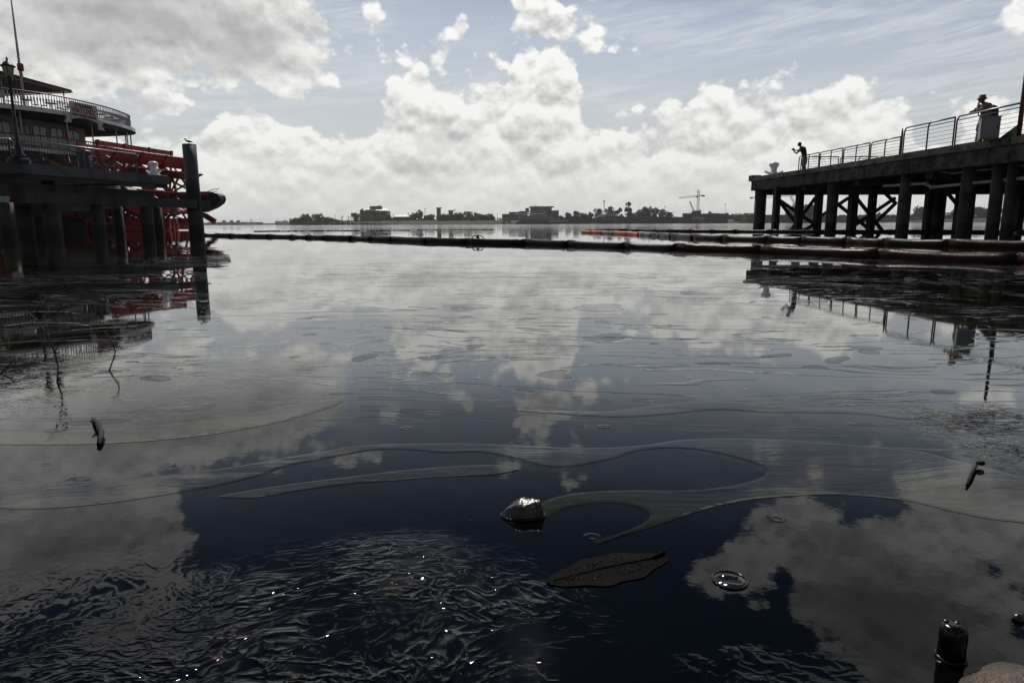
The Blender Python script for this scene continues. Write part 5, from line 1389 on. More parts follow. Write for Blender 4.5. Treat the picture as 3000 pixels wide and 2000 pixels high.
w = b.part("wall", M["dark_wall"], [(2715, 629, 2800, 652)], 24); mb = MB(b.o); mb.extrude([at_y(2712, 629, 744), at_y(2802, 626, 744), at_y(2802, 622, 744), at_y(2712, 626, 744)], (0, 26, 0)); mb.build("roof", M["dark_wall"], b.th)
for k in range(4): b.window(M["ship_white"], (2775 + k * 5, 627, 2778 + k * 5, 629), w)
for px, x0, lb in [(2440, 2426, "dark grey quay seen low between the wharf piles")]:
    b = Far("quay_wall", lb, "quay", px, 694, z=0); b.part("face", M["dark_wall"], [(2412, 642, 3200, 656)], 5); b.part("cap", M["grey_wall"], [(2412, 640.8, 3200, 642)], 5.4, -0.2)
for px, D, x0, yt, lb in [(2690, 706, 2683, 637, "white parked van on the quay left of the timber piles"), (2832, 706, 2826, 636, "white parked van on the quay below the right side trees"), (2965, 706, 2958, 634, "pale truck on the quay at the right edge")]:
    b = Far("parked_van", lb, "van", px, D, "vans parked on the far quay", z=at_y(px, 641, D).z)
    w = b.part("body", M["ship_white"], [(x0, yt, x0 + 11, 640)], 2.2); b.part("cab", M["ship_white"], [(x0 + 11, yt + 1.6, x0 + 15, 640)], 2.2); b.window(M["dark_storey"], (x0 + 11.6, yt + 1.9, x0 + 14, yt + 2.9))
    for k in (2, 11.5): b.part("wheel", M["hull_black"], [(x0 + k, 639.4, x0 + k + 2, 641)], 2.3, -0.1)
# poles and masts
M["pole_wood"] = srf("weathered_pole_wood", (0.05, 0.045, 0.04), 0.9)
for px, yt, D, arm, lb in [(982, 628, 740, 0, "bare pole right of the wooded point"), (1000, 634, 745, 0, "left pole of the close pair on the levee"), (1003, 632, 748, 1, "right pole of the close pair on the levee"), (1021, 633, 742, 1, "stout pole left of the brick building's tree"), (1028, 630, 752, 0, "thin pole beside the brick building's tree"),
                           (1153, 627, 740, 0, "pole at the left wall of the low yellow house"), (1196, 622, 745, 1, "pole with a cross arm at the low house's right end"), (1245, 609.5, 740, 1, "tall utility pole left of the tall grey tower"), (1332, 611.5, 745, 1, "utility pole just right of the short grey tower"), (1433, 621, 790, 0, "thin pole at the right end of the tree belt"), (1457, 625, 790, 0, "thin pole left of the brown building")]:
    b = Far("utility_pole", lb, "utility pole", px, D, "utility poles on the far bank")
    mb = MB(b.o); mb.tube([at_y(px, 650, D), at_y(px, yt, D)], [0.30, 0.2], 6); mb.build("pole", M["pole_wood"], b.th)
    if arm:
        mb = MB(b.o); mb.bar(at_y(px - 2.6, yt + 3, D), at_y(px + 2.6, yt + 3, D), 0.25, 0.3); mb.build("cross_arm", M["pole_wood"], b.th)
        for s in (-2.3, 0, 2.3):
            mb = MB(b.o); mb.box(at_y(px + s, yt + 2.1, D), (0.3, 0.3, 0.5)); mb.build("insulator", M["pole_wood"], b.th)
for px, yt, D, lb in [(1948, 603, 735, "thin mast with a small head among the shipyard trees"), (2125, 596, 735, "slender mast above the right end of the dry dock"), (2505, 606, 760, "thin mast seen between crossed braces, left one"), (2577, 600, 760, "thin mast seen between crossed braces, right one"), (2960, 580, 760, "radio mast above the trees at the right edge")]:
    b = Far("mast", lb, "mast", px, D, "thin masts on the far bank")
    mb = MB(b.o); mb.tube([at_y(px, 650, D), at_y(px, yt, D)], [0.22, 0.12], 6); mb.build("pole", M["crane_paint"], b.th)
    mb = MB(b.o); mb.box(at_y(px, yt + 1.5, D), (0.8, 0.5, 1.0)); mb.build("head", M["crane_paint"], b.th)
    if px == 2960:
        for y in (588, 596, 603):
            mb = MB(b.o); mb.box(at_y(px, y, D), (1.2, 0.5, 0.3)); mb.build("antenna", M["crane_paint"], b.th)
# hazy works far upstream
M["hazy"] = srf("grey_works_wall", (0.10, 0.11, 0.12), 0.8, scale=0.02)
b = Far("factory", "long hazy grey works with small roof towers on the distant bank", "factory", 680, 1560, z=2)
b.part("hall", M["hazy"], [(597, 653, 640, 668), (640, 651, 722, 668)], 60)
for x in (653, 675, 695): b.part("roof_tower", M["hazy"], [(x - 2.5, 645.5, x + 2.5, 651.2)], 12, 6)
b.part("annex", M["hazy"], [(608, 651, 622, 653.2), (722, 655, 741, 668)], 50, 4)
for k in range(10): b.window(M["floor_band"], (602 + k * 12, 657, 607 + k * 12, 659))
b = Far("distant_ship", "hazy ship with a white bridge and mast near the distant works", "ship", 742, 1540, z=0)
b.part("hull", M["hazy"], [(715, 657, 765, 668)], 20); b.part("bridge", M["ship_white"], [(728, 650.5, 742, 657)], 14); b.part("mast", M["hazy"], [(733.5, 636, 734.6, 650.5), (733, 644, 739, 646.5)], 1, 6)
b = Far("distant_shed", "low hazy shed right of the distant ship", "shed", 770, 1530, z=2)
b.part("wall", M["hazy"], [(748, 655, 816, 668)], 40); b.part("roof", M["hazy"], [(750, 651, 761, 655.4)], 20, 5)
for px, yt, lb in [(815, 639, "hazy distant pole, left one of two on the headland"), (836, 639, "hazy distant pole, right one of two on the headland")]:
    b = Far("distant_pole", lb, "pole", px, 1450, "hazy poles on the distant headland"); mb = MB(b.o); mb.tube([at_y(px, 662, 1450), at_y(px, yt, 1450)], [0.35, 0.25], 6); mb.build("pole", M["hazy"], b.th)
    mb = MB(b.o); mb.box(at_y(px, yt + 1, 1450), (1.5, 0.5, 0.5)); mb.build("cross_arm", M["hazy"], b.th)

# ------------------------------------------------------------------ people on the wharf
M["skin"] = srf("sun_browned_skin", (0.22, 0.11, 0.075), 0.55, var=0.12, scale=8)
M["skin_dark"] = srf("brown_skin", (0.12, 0.065, 0.045), 0.55, var=0.12, scale=8)
M["hair"] = srf("short_black_hair", (0.012, 0.010, 0.009), 0.8)
M["shirt_black"] = srf("black_tee_shirt", (0.016, 0.017, 0.020), 0.85, bump=0.3, bscale=12)
M["shirt_olive"] = srf("khaki_tee_shirt", (0.14, 0.125, 0.10), 0.85, bump=0.3, bscale=12)
M["shorts_grey"] = srf("grey_cargo_shorts", (0.20, 0.19, 0.185), 0.9, bump=0.3, bscale=12)
M["shorts_tan"] = srf("tan_shorts", (0.17, 0.13, 0.09), 0.9, bump=0.3, bscale=12)
M["pack"] = srf("dark_backpack_fabric", (0.022, 0.022, 0.024), 0.8)
M["hat"] = srf("olive_bush_hat", (0.10, 0.10, 0.07), 0.9)
M["camera_black"] = srf("black_camera_body", (0.012, 0.012, 0.013), 0.4)
def skin_body(name, joints, edges, mat, parent, sub=2):
    names = list(joints)
    me = bpy.data.meshes.new(name)
    me.from_pydata([joints[n][0] for n in names], [(names.index(a), names.index(b)) for a, b in edges], [])
    o = bpy.data.objects.new(name, me); COL.objects.link(o)
    md = o.modifiers.new("skin", "SKIN"); md.use_smooth_shade = True
    o.modifiers.new("sub", "SUBSURF").levels = sub
    o.modifiers["sub"].render_levels = sub
    if not me.skin_vertices: me.attributes.new if False else None
    for i, n in enumerate(names):
        sv = me.skin_vertices[0].data[i]; r = joints[n][1]
        sv.radius = r if isinstance(r, tuple) else (r, r); sv.use_root = (i == 0)
    bpy.context.view_layer.update()
    m2 = bpy.data.meshes.new_from_object(o.evaluated_get(bpy.context.evaluated_depsgraph_get()))
    bpy.data.objects.remove(o)
    m2.name = name; m2.materials.clear(); m2.materials.append(mat)
    for p in m2.polygons: p.use_smooth = True; p.material_index = 0
    return link(name, m2, parent)
def fingers(J, E, hand, wrist, curl, s, tag_, right):
    """four unequal bent fingers and a thumb rooted in the palm"""
    h, w = Vector(hand), Vector(wrist); d = (h - w).normalized(); side = d.cross(Vector(curl)).normalized()
    for k, L in enumerate((0.062, 0.070, 0.066, 0.052)):
        b = h + side * ((k - 1.5) * 0.019)
        m_ = b + d * L * 0.55 + Vector(curl) * 0.012; t = m_ + d * L * 0.25 + Vector(curl) * 0.028
        J[f"{tag_}f{k}a"] = (tuple(b), 0.010 * s); J[f"{tag_}f{k}b"] = (tuple(m_), 0.009 * s); J[f"{tag_}f{k}c"] = (tuple(t), 0.007 * s)
        E += [(f"{tag_}hand", f"{tag_}f{k}a"), (f"{tag_}f{k}a", f"{tag_}f{k}b"), (f"{tag_}f{k}b", f"{tag_}f{k}c")]
    b = w + d * 0.03 + side * (0.03 * right); t = b + d * 0.035 + side * (0.02 * right) + Vector(curl) * 0.02
    J[f"{tag_}t0"] = (tuple(b), 0.011 * s); J[f"{tag_}t1"] = (tuple(t), 0.009 * s)
    E += [(f"{tag_}wrist", f"{tag_}t0"), (f"{tag_}t0", f"{tag_}t1")]
def head(parent, c, fwd_, mat, hairmat=None, s=1.0, up_=(0, 0, 1)):
    """a head with brow, nose, mouth, chin and ears, facing fwd_"""
    f = Vector(fwd_).normalized(); u = (Vector(up_) - f * Vector(up_).dot(f)).normalized(); r = f.cross(u); c = Vector(c)
    bm = bmesh.new(); bmesh.ops.create_uvsphere(bm, u_segments=20, v_segments=14, radius=1.0)
    vs = []
    for v in bm.verts:
        x, y, z = v.co
        w = 0.075 * (1 - 0.22 * max(0, -z)); dpt = 0.095; hh = 0.118
        px_, py_, pz = x * w, y * dpt, z * hh
        if y > 0.2:
            if z < -0.1: py_ += 0.012 * (1 - abs(x))
            if abs(x) < 0.28 and -0.35 < z < 0.18: py_ += 0.022 * (1 - abs(x) / 0.28)
            if 0.1 < abs(x) < 0.5 and 0.0 < z < 0.25: py_ -= 0.008
            if abs(x) < 0.35 and -0.62 < z < -0.48: py_ += 0.006
        vs.append(c + r * px_ + f * py_ + u * pz)
    bm.verts.index_update(); fs = [[v.index for v in q.verts] for q in bm.faces]; bm.free()
    mb = MB(); mb.add(vs, fs, True)
    for sx in (-1, 1): mb.blob(c + r * (0.076 * sx) - f * 0.01, (0.014, 0.022, 0.032), 3, 0.1, 1)
    hd = mb.build("head", mat, parent)
    ey = MB()
    for sx in (-1, 1): ey.blob(c + r * (0.030 * sx) + f * 0.084 + u * 0.018, (0.011, 0.008, 0.007), 2, 0.0, 1)
    ey.build("eyes", M["camera_black"], hd)
    mo = MB(); mo.box(c + f * 0.094 - u * 0.058, (0.042, 0.008, 0.008), (r, f, u)); mo.build("mouth", M["rust_red"], hd)
    if hairmat:
        bm = bmesh.new(); bmesh.ops.create_uvsphere(bm, u_segments=18, v_segments=12, radius=1.0)
        vs = [c + r * v.co.x * 0.080 + f * (v.co.y * 0.100 - 0.008) + u * (v.co.z * 0.122 + 0.006) for v in bm.verts]
        keep = [[v.index for v in q.verts] for q in bm.faces if all((v.co.z > 0.30 or (v.co.y < -0.15 and v.co.z > -0.35)) for v in q.verts)]
        bm.free(); mb = MB(); mb.add(vs, keep, True); mb.build("hair", hairmat, hd)
    return hd

# man bending over the rail with a camera
pa = at_y(2354, 500, WA.y - 2.2); pa.z = ZW
A = thing("person", "man in black tee shirt and grey shorts leaning forward to take a photo", "person", tuple(pa))
J = {"pelvis": ((0, 0, 0.93), (0.13, 0.105)), "waist": ((-0.02, 0, 1.10), (0.14, 0.10)), "chest": ((-0.08, 0, 1.33), (0.155, 0.115)), "collar": ((-0.15, 0, 1.46), (0.10, 0.085)), "neck": ((-0.21, 0, 1.52), 0.052), "jaw": ((-0.25, 0, 1.57), 0.05)}
E_ = [("pelvis", "waist"), ("waist", "chest"), ("chest", "collar"), ("collar", "neck"), ("neck", "jaw")]
for s, t in ((-1, "l"), (1, "r")):
    J[t + "hip"] = ((0.0, 0.10 * s, 0.88), 0.098); J[t + "knee"] = ((-0.03 + 0.05 * (s > 0), 0.11 * s, 0.49), 0.062); J[t + "calf"] = ((0.02, 0.11 * s, 0.34), 0.058); J[t + "ankle"] = ((0.02, 0.11 * s, 0.08), 0.038); J[t + "toe"] = ((-0.16, 0.13 * s, 0.03), 0.036)
    E_ += [("pelvis", t + "hip"), (t + "hip", t + "knee"), (t + "knee", t + "calf"), (t + "calf", t + "ankle"), (t + "ankle", t + "toe")]
    J[t + "sho"] = ((-0.12, 0.19 * s, 1.43), 0.066); J[t + "elb"] = ((-0.33 if s > 0 else -0.40, 0.20 * s, 1.17 if s > 0 else 1.28), 0.042); J[t + "wrist"] = ((-0.54, 0.09 * s, 1.33), 0.028); J[t + "hand"] = ((-0.59, 0.065 * s, 1.37), 0.030)
    E_ += [("collar", t + "sho"), (t + "sho", t + "elb"), (t + "elb", t + "wrist"), (t + "wrist", t + "hand")]
    fingers(J, E_, J[t + "hand"][0], J[t + "wrist"][0], (0.2, -0.6 * s, 0.5), 1.0, t, -s)
skin_body("body", J, E_, M["skin_dark"], A)
head(A, (-0.29, 0, 1.645), (-0.93, 0, -0.22), M["skin_dark"], M["hair"])
S = {"hem": ((0.0, 0, 0.99), (0.165, 0.125)), "waist": ((-0.02, 0, 1.10), (0.165, 0.125)), "chest": ((-0.075, 0, 1.33), (0.18, 0.135)), "collar": ((-0.145, 0, 1.455), (0.11, 0.095))}
SE = [("hem", "waist"), ("waist", "chest"), ("chest", "collar")]
for s, t in ((-1, "l"), (1, "r")):
    S[t + "s"] = ((-0.12, 0.19 * s, 1.43), 0.085); e = J[t + "elb"][0]; S[t + "e"] = (tuple(lerp(S[t + "s"][0], e, 0.62)), 0.072); SE += [("collar", t + "s"), (t + "s", t + "e")]
skin_body("tee_shirt", S, SE, M["shirt_black"], A)
S = {"top": ((0, 0, 0.99), (0.15, 0.12)), "seat": ((0.01, 0, 0.90), (0.155, 0.125))}; SE = [("top", "seat")]
for s, t in ((-1, "l"), (1, "r")):
    S[t + "h"] = ((0.0, 0.105 * s, 0.82), 0.118); k = J[t + "knee"][0]; S[t + "k"] = ((k[0], k[1] * 1.04, 0.47), 0.105); SE += [("seat", t + "h"), (t + "h", t + "k")]
skin_body("shorts", S, SE, M["shorts_grey"], A)
for s in (-1, 1):
    mb = MB(); mb.tube([(0.08, 0.11 * s, 0.05), (-0.05, 0.12 * s, 0.05), (-0.17, 0.13 * s, 0.035), (-0.21, 0.135 * s, 0.03)], [0.045, 0.05, 0.045, 0.02], 8); mb.build("shoe", M["pack"], A)
cm_ = thing("camera", "small black camera held out in the hands of the bending man", "camera", tuple(pa + Vector((-0.63, 0, 1.385))))
mb = MB(); mb.box((0, 0, 0), (0.06, 0.13, 0.085)); mb.build("body", M["camera_black"], cm_)
mb = MB(); mb.tube([(-0.03, 0, 0), (-0.09, 0, -0.005)], 0.034, 10); mb.build("lens", M["camera_black"], cm_)
mb = MB(); mb.box((0, 0.0, 0.052), (0.045, 0.05, 0.022)); mb.build("viewfinder", M["camera_black"], cm_)

A.scale = (1.02, 1.15, 0.93)
cm_.location = pa + Vector((-0.63 * 0.96, 0, 1.385 * 0.93))

# man in a bush hat leaning on the rail
sb_ = wharf_s(2868, 360, 0.72)
pb = wp(sb_, 0.86, ZW)
Bm = thing("person", "man in bush hat and shorts with a backpack resting his chin on his hand", "person", tuple(pb))
# he faces left, elbows on the rail
J = {"pelvis": ((0.02, 0, 0.80), (0.13, 0.11)), "waist": ((0.05, 0, 0.95), (0.135, 0.105)), "chest": ((0.04, 0, 1.15), (0.15, 0.12)), "collar": ((0.0, 0, 1.27), (0.10, 0.085)), "neck": ((-0.05, 0, 1.33), 0.052), "jaw": ((-0.09, 0, 1.36), 0.05)}
E_ = [("pelvis", "waist"), ("waist", "chest"), ("chest", "collar"), ("collar", "neck"), ("neck", "jaw")]
for s, t in ((-1, "l"), (1, "r")):
    kx = -0.12 if s < 0 else -0.02
    J[t + "hip"] = ((0.02, 0.10 * s, 0.76), 0.10); J[t + "knee"] = ((kx, 0.11 * s, 0.43), 0.062); J[t + "calf"] = ((kx - 0.02, 0.11 * s, 0.30), 0.060); J[t + "ankle"] = ((kx - 0.05, 0.11 * s, 0.08), 0.038); J[t + "toe"] = ((kx - 0.22, 0.12 * s, 0.03), 0.035)
    E_ += [("pelvis", t + "hip"), (t + "hip", t + "knee"), (t + "knee", t + "calf"), (t + "calf", t + "ankle"), (t + "ankle", t + "toe")]
    J[t + "sho"] = ((0.02, 0.19 * s, 1.23), 0.068)
    if s < 0:
        J[t + "elb"] = ((-0.36, -0.18, 1.06), 0.044); J[t + "wrist"] = ((-0.25, -0.06, 1.30), 0.028); J[t + "hand"] = ((-0.22, -0.04, 1.35), 0.032); cur = (0.8, 0.2, 0.2)
    else:
        J[t + "elb"] = ((-0.26, 0.24, 1.07), 0.044); J[t + "wrist"] = ((-0.38, 0.02, 1.08), 0.028); J[t + "hand"] = ((-0.40, -0.05, 1.075), 0.032); cur = (-0.3, 0, -0.8)
    E_ += [("collar", t + "sho"), (t + "sho", t + "elb"), (t + "elb", t + "wrist"), (t + "wrist", t + "hand")]
    fingers(J, E_, J[t + "hand"][0], J[t + "wrist"][0], cur, 1.0, t, -s)
skin_body("body", J, E_, M["skin"], Bm)
hd = head(Bm, (-0.115, 0, 1.445), (-0.98, 0, -0.08), M["skin"], M["hair"])
mb = MB(); c = Vector((-0.105, 0, 1.50))
mb.lathe(c, [(0.095, -0.02), (0.128, -0.04), (0.136, -0.045), (0.132, -0.032), (0.092, 0.0), (0.088, 0.06), (0.066, 0.078), (0.01, 0.08)], 18); mb.build("bush_hat", M["hat"], Bm)
S = {"hem": ((0.04, 0, 0.83), (0.155, 0.13)), "waist": ((0.05, 0, 0.95), (0.16, 0.13)), "chest": ((0.045, 0, 1.15), (0.175, 0.14)), "collar": ((0.0, 0, 1.265), (0.11, 0.095))}
SE = [("hem", "waist"), ("waist", "chest"), ("chest", "collar")]
for s, t in ((-1, "l"), (1, "r")):
    S[t + "s"] = (J[t + "sho"][0], 0.088); S[t + "e"] = (tuple(lerp(J[t + "sho"][0], J[t + "elb"][0], 0.6)), 0.074); SE += [("collar", t + "s"), (t + "s", t + "e")]
skin_body("tee_shirt", S, SE, M["shirt_olive"], Bm)
S = {"top": ((0.03, 0, 0.86), (0.15, 0.125)), "seat": ((0.03, 0, 0.78), (0.155, 0.13))}; SE = [("top", "seat")]
for s, t in ((-1, "l"), (1, "r")):
    S[t + "h"] = ((0.02, 0.105 * s, 0.70), 0.12); k = J[t + "knee"][0]; S[t + "k"] = ((k[0] + 0.01, k[1] * 1.04, 0.46), 0.10); SE += [("seat", t + "h"), (t + "h", t + "k")]
skin_body("shorts", S, SE, M["shorts_tan"], Bm)
for s, kx in ((-1, -0.12), (1, -0.02)):
    mb = MB(); mb.tube([(kx + 0.0, 0.11 * s, 0.05), (kx - 0.12, 0.115 * s, 0.05), (kx - 0.24, 0.12 * s, 0.035), (kx - 0.28, 0.12 * s, 0.03)], [0.045, 0.05, 0.045, 0.02], 8); mb.build("shoe", M["pack"], Bm)
bk = thing("backpack", "dark bulging backpack worn on the back of the man in the hat", "backpack", tuple(pb + Vector((0.28, 0, 1.06))))
mb = MB(); mb.blob((0, 0, 0), (0.16, 0.18, 0.27), 4, 0.12, 3); mb.build("bag", M["pack"], bk)
mb = MB(); mb.blob((0.10, 0, -0.11), (0.09, 0.13, 0.13), 6, 0.1, 2); mb.build("front_pocket", M["pack"], bk)
for s in (-1, 1):
    mb = MB(); mb.tube([(-0.06, 0.10 * s, 0.22), (-0.20, 0.12 * s, 0.27), (-0.37, 0.12 * s, 0.16), (-0.38, 0.13 * s, -0.02), (-0.22, 0.16 * s, -0.16), (-0.05, 0.13 * s, -0.18)], 0.018, 6); mb.build("strap", M["pack"], bk)

Bm.scale = (1.06, 1.15, 1.04)
# ------------------------------------------------------------------ things in the near water
M["wet_rock"] = srf("wet_black_rock", (0.006, 0.005, 0.004), 0.30, col2=(0.012, 0.009, 0.005), scale=25, bump=0.10, bscale=90, spec=0.7)
M["brown_stone"] = srf("brown_river_stone", (0.085, 0.052, 0.028), 0.6, col2=(0.022, 0.015, 0.010), scale=14, bump=0.5, bscale=40)
M["wet_black"] = srf("oil_blackened_wood", (0.004, 0.004, 0.0045), 0.14, var=0.4, scale=30, bump=0.12, bscale=60, spec=0.3)
M["stick"] = srf("wet_dark_stick", (0.004, 0.0035, 0.003), 0.75, var=0.4, scale=30, bump=0.5, bscale=80)
def on_water(px, py, z=0.0): return at_z(px, py, z)
c = on_water(1533, 1515)
rk = thing("wet_rock", "small black wet rock breaking the water, its top glinting in the sun", "rock", tuple(c))
vs, fs = [], []
def rock_z(x, y):
    """a wedge: high on the right, top tipping toward us, sheer on the near side"""
    e = max(0.0, 1 - (x / 0.033) ** 2) ** 0.5
    yb, yf = 0.022 * e + 0.004, -0.012 * e
    q_ = min(1, max(0, (x + 0.034) / 0.030)); top = (0.003 + 0.013 * q_ * q_ * (3 - 2 * q_) + 0.09 * (x + 0.034)) * min(1, max(0, (0.034 - x) / 0.006))
    n_ = mnoise.noise(Vector((x * 60, y * 60, 2.3))) * 0.0030 + mnoise.noise(Vector((x * 170, y * 170, 5.1))) * 0.0012
    s = min(1, max(0, (y - yf) / 0.004)) * min(1, max(0, (yb - y) / 0.010))
    return (top * 0.8 + 0.65 * min(y - yf, 0.011) + 0.25 * max(0.0, y - yf - 0.011) + n_) * s - 0.004 * (1 - s) - 0.001
NX, NY = 46, 40
for iy in range(NY + 1):
    for ix in range(NX + 1):
        x, y = -0.038 + 0.076 * ix / NX, -0.018 + 0.046 * iy / NY
        vs.append((x, y, rock_z(x, y)))
for iy in range(NY):
    for ix in range(NX): k = iy * (NX + 1) + ix; fs.append([k, k + 1, k + NX + 2, k + NX + 1])
mb = MB(); mb.add(vs, fs, True); mb.build("stone", M["wet_rock"], rk)
mb = MB()
ring = [(0.034 * math.cos(a) * (1 + 0.05 * math.sin(3 * a)), 0.004 + (0.020 if math.sin(a) > 0 else 0.018) * math.sin(a), 0.0012) for a in [2 * math.pi * k / 30 for k in range(31)]]
mb.tube(ring, 0.0022, 6); mb.build("wet_rim", M["wet_black"], rk)
c = on_water(2785, 1926)
st = thing("stump", "black wet stub of a post standing in the near water at lower right", "post stub", tuple(c))
mb = MB(); mb.lathe((0, 0, 0), [(0.0145, -0.05), (0.0138, 0.0), (0.0126, 0.012), (0.0130, 0.026), (0.0124, 0.034), (0.0104, 0.0375), (0.004, 0.0385)], 18); mb.build("shaft", M["wet_black"], st)
mb = MB(); mb.lathe((0, 0, 0), [(0.0148, -0.002), (0.0152, 0.0006), (0.0146, 0.003), (0.0138, 0.0034)], 18); mb.build("wet_rim", M["wet_black"], st)
for a_, r_ in ((0.6, 0.006), (2.2, 0.008), (4.0, 0.005)):
    mb = MB(); mb.blob((r_ * math.cos(a_), r_ * math.sin(a_), 0.0378), (0.003, 0.003, 0.002), 2, 0.1, 2); mb.build("drop", M["wet_black"], st)
c = on_water(2985, 2065)
bs = thing("brown_stone", "rounded brown stone half out of the water in the lower right corner", "stone", tuple(c))
mb = MB(); mb.blob((0.01, 0, -0.012), (0.062, 0.055, 0.046), 9, 0.28, 4, 1.2); mb.build("stone", M["brown_stone"], bs)
c = on_water(2985, 1815)
w = thing("wet_pebble", "small glinting black pebble at the right edge of the near water", "pebble", tuple(c))
mb = MB(); mb.blob((0, 0, 0.002), (0.008, 0.007, 0.006), 3, 0.3, 3); mb.build("stone", M["wet_rock"], w)
# floating stick, stick-shaped stand-in for the pole's reflection, and twigs
a, b_ = on_water(275, 1232), on_water(291, 1308)
s_ = thing("stick_shape", "short black curved stick floating on the near water at left", "stick", tuple(a))
mb = MB(tuple(a)); m1, m2 = lerp(a, b_, 0.33) + Vector((0.006, 0, 0.012)), lerp(a, b_, 0.66) + Vector((0.010, 0, 0.010))
mb.tube([a + UP * 0.004, m1, m2, b_ + UP * 0.004], [0.005, 0.0065, 0.0062, 0.005], 8); mb.build("wood", M["stick"], s_)
mb = MB(tuple(a)); mb.tube([m1, m1 + Vector((-0.012, -0.006, 0.008))], [0.004, 0.002], 6); mb.build("knot", M["stick"], s_)
a, b_ = on_water(2858, 1372), on_water(2832, 1428)  # added solid in place of the lamp pole top's reflection
s_ = thing("stick_shape", "short black knobbed shape standing for the mirrored lamp pole top at the right", "stick", tuple(a))
mb = MB(tuple(a)); mb.tube([a + UP * 0.006, lerp(a, b_, 0.5) + UP * 0.010, b_ + UP * 0.004], [0.0035, 0.003, 0.0025], 8); mb.build("wood", M["stick"], s_)
mb = MB(tuple(a)); mb.blob(a + Vector((0.010, 0.003, 0.010)), (0.008, 0.006, 0.005), 4, 0.3, 2); mb.build("knob", M["stick"], s_)
def twig(pts, r, label, tw=None):
    """a thin wet twig standing out of the water"""
    base = on_water(*pts[0])
    th = thing("twig", label, "twig", tuple(base), "thin wet twigs standing in the water at left")
    P = [base - UP * 0.05] + [at_y(x, y, base.y + k * 0.01) for k, (x, y) in enumerate(pts)]
    mb = MB(tuple(base)); mb.tube(P, [r] * 2 + [r * 0.8] * (len(P) - 3) + [r * 0.4], 6); mb.build("stem", M["stick"], th)
    for (i, dx, dy) in (tw or []):
        q = P[i]; e = at_y(pts[i - 1][0] + dx, pts[i - 1][1] + dy, q.y)
        mb = MB(tuple(base)); mb.tube([q, e], [r * 0.6, r * 0.3], 5); mb.build("side_shoot", M["stick"], th)
twig([(168, 1120), (170, 1075), (160, 1030), (140, 985), (112, 945), (84, 914)], 0.0026, "longest wet twig arching up to the left from the dark water", [(3, 22, -34)])
twig([(320, 1085), (332, 1052), (338, 1030), (328, 1000), (306, 970)], 0.0026, "wet twig with a bent top, right of the longest one", [(2, 10, -10)])
twig([(0, 1095), (18, 1080), (34, 1062), (14, 1046), (-8, 1036)], 0.0026, "hooked wet twig at the left edge of the picture", [(3, 6, -8)])

# drifting leaf, foam ring and drops
M["leaf_brown"] = srf("sodden_brown_leaf", (0.0022, 0.0019, 0.0016), 0.7, col2=(0.0045, 0.0035, 0.0026), scale=40, bump=0.3, bscale=300, spec=0.05)
L0, L1 = on_water(1606, 1708), on_water(1950, 1632)
ax = (L1 - L0); LL = ax.length; ax.normalize(); sd_ = Vector((-ax.y, ax.x, 0))
lf = thing("sodden_leaf", "long sodden brown leaf floating right of the rock, speckled with glints", "leaf", tuple(lerp(L0, L1, 0.5)))
mb = MB(tuple(lerp(L0, L1, 0.5))); n = 26; rows = 6; vs = []; fs = []
for i in range(n + 1):
    t = i / n; wdt = LL * 0.17 * (math.sin(math.pi * min(1, t * 0.97 + 0.01)) ** 0.7) * (1.15 - 0.3 * abs(t - 0.55)) + 0.002
    for j in range(rows + 1):
        s = j / rows * 2 - 1
        p = L0 + ax * LL * t + sd_ * (s * wdt * (1 + 0.08 * math.sin(t * 21)))
        vs.append((p.x, p.y, 0.0016 + 0.0008 * mnoise.noise(Vector((t * 9, s * 2.2, 0))) + 0.0004 * (1 - abs(s))))
for i in range(n):
    for j in range(rows): fs.append([i * 7 + j, i * 7 + j + 1, (i + 1) * 7 + j + 1, (i + 1) * 7 + j])
mb.add(vs, fs, True); mb.build("blade", M["leaf_brown"], lf)
mb = MB(tuple(lerp(L0, L1, 0.5))); mb.tube([L0 + ax * LL * 0.05 + UP * 0.0024, L0 + ax * LL * 0.5 + sd_ * 0.004 + UP * 0.0030, L1 - ax * LL * 0.02 + UP * 0.0028], [0.0007, 0.0009, 0.0012], 6); mb.build("midrib", M["leaf_brown"], lf)
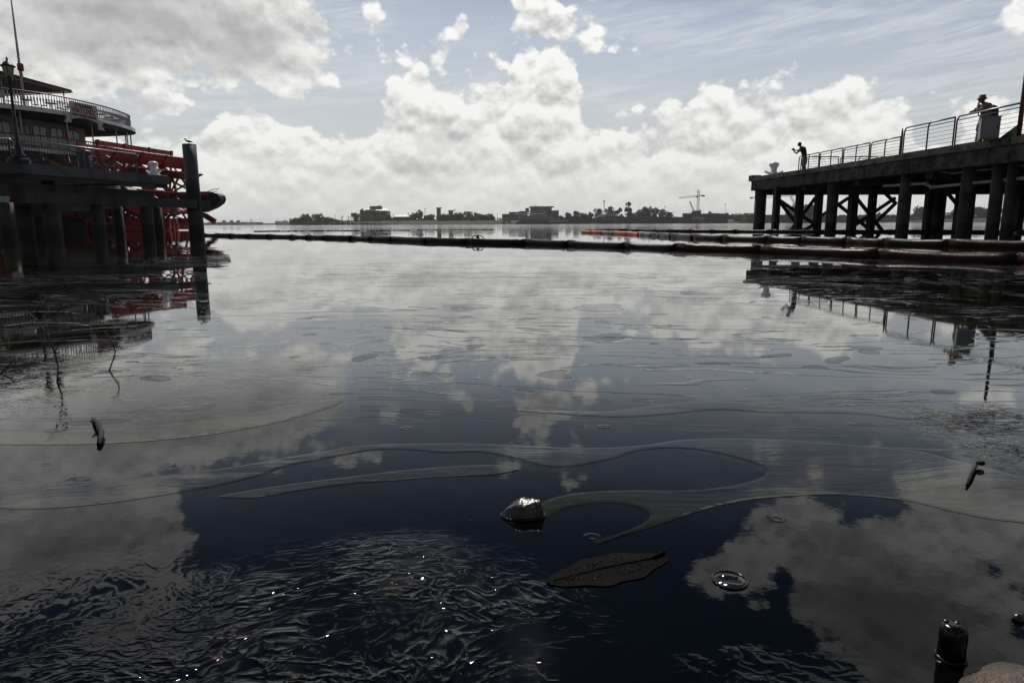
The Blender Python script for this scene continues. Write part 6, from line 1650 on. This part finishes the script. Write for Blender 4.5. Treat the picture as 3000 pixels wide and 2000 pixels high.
mb = MB(tuple(lerp(L0, L1, 0.5))); mb.tube([L1 - ax * 0.02 + UP * 0.003, L1 + sd_ * 0.006 + UP * 0.004, L1 + sd_ * 0.012 - ax * 0.008 + UP * 0.003], [0.003, 0.0035, 0.002], 8); mb.build("curled_tip", M["leaf_brown"], lf)
M["drop"] = srf("wet_drop", (0.004, 0.004, 0.004), 0.22, var=0.1, spec=1.0)
dr_ = MB(tuple(lerp(L0, L1, 0.5))); rnd = random.Random(8)
for k in range(110):
    t = rnd.betavariate(2.2, 2.0); s = rnd.uniform(-0.85, 0.85); wdt = LL * 0.15 * math.sin(math.pi * t) ** 0.7
    p = L0 + ax * LL * t + sd_ * (s * wdt); r = rnd.uniform(0.0006, 0.0015)
    dr_.blob((p.x, p.y, 0.0026), (r, r, r), k, 0.0, 1)
tag(dr_.build("drops", M["drop"], lf), kind="stuff")
M["jelly"] = srf("clouded_film_disc", (0.010, 0.011, 0.010), 0.08, var=0.4, scale=60, spec=0.5)
c = on_water(2138, 1700)
dk = thing("floating_disc", "small round floating disc with a raised rim right of the leaf", "disc", tuple(c))
mb = MB(); mb.lathe((0, 0, 0), [(0.0205, 0.0008), (0.0195, 0.0018), (0.010, 0.0016), (0.001, 0.0015)], 30); mb.build("film", M["jelly"], dk)
mb = MB(); mb.tube([(0.0212 * math.cos(a), 0.0212 * math.sin(a), 0.0010) for a in [2 * math.pi * k / 36 for k in range(37)]], 0.0016, 8); mb.build("rim", M["jelly"], dk)

# ------------------------------------------------------------------ moist air over the river
hz = bpy.data.materials.new("moist_air"); hz.use_nodes = True
t = hz.node_tree; t.nodes.clear(); g = G(t)
pv = g.n("ShaderNodeVolumePrincipled"); o = g.n("ShaderNodeOutputMaterial")
pv.inputs["Color"].default_value = (0.93, 0.95, 0.97, 1)
pv.inputs["Density"].default_value = 0.00011
pv.inputs["Anisotropy"].default_value = 0.3
g.put(o.inputs["Volume"], pv.outputs[0])
mb = MB(); mb.box((0, 4510, 26), (18200, 9180, 60))
tag(mb.build("haze", hz), "thin grey haze lying over the river and far bank", "haze", None, "stuff")
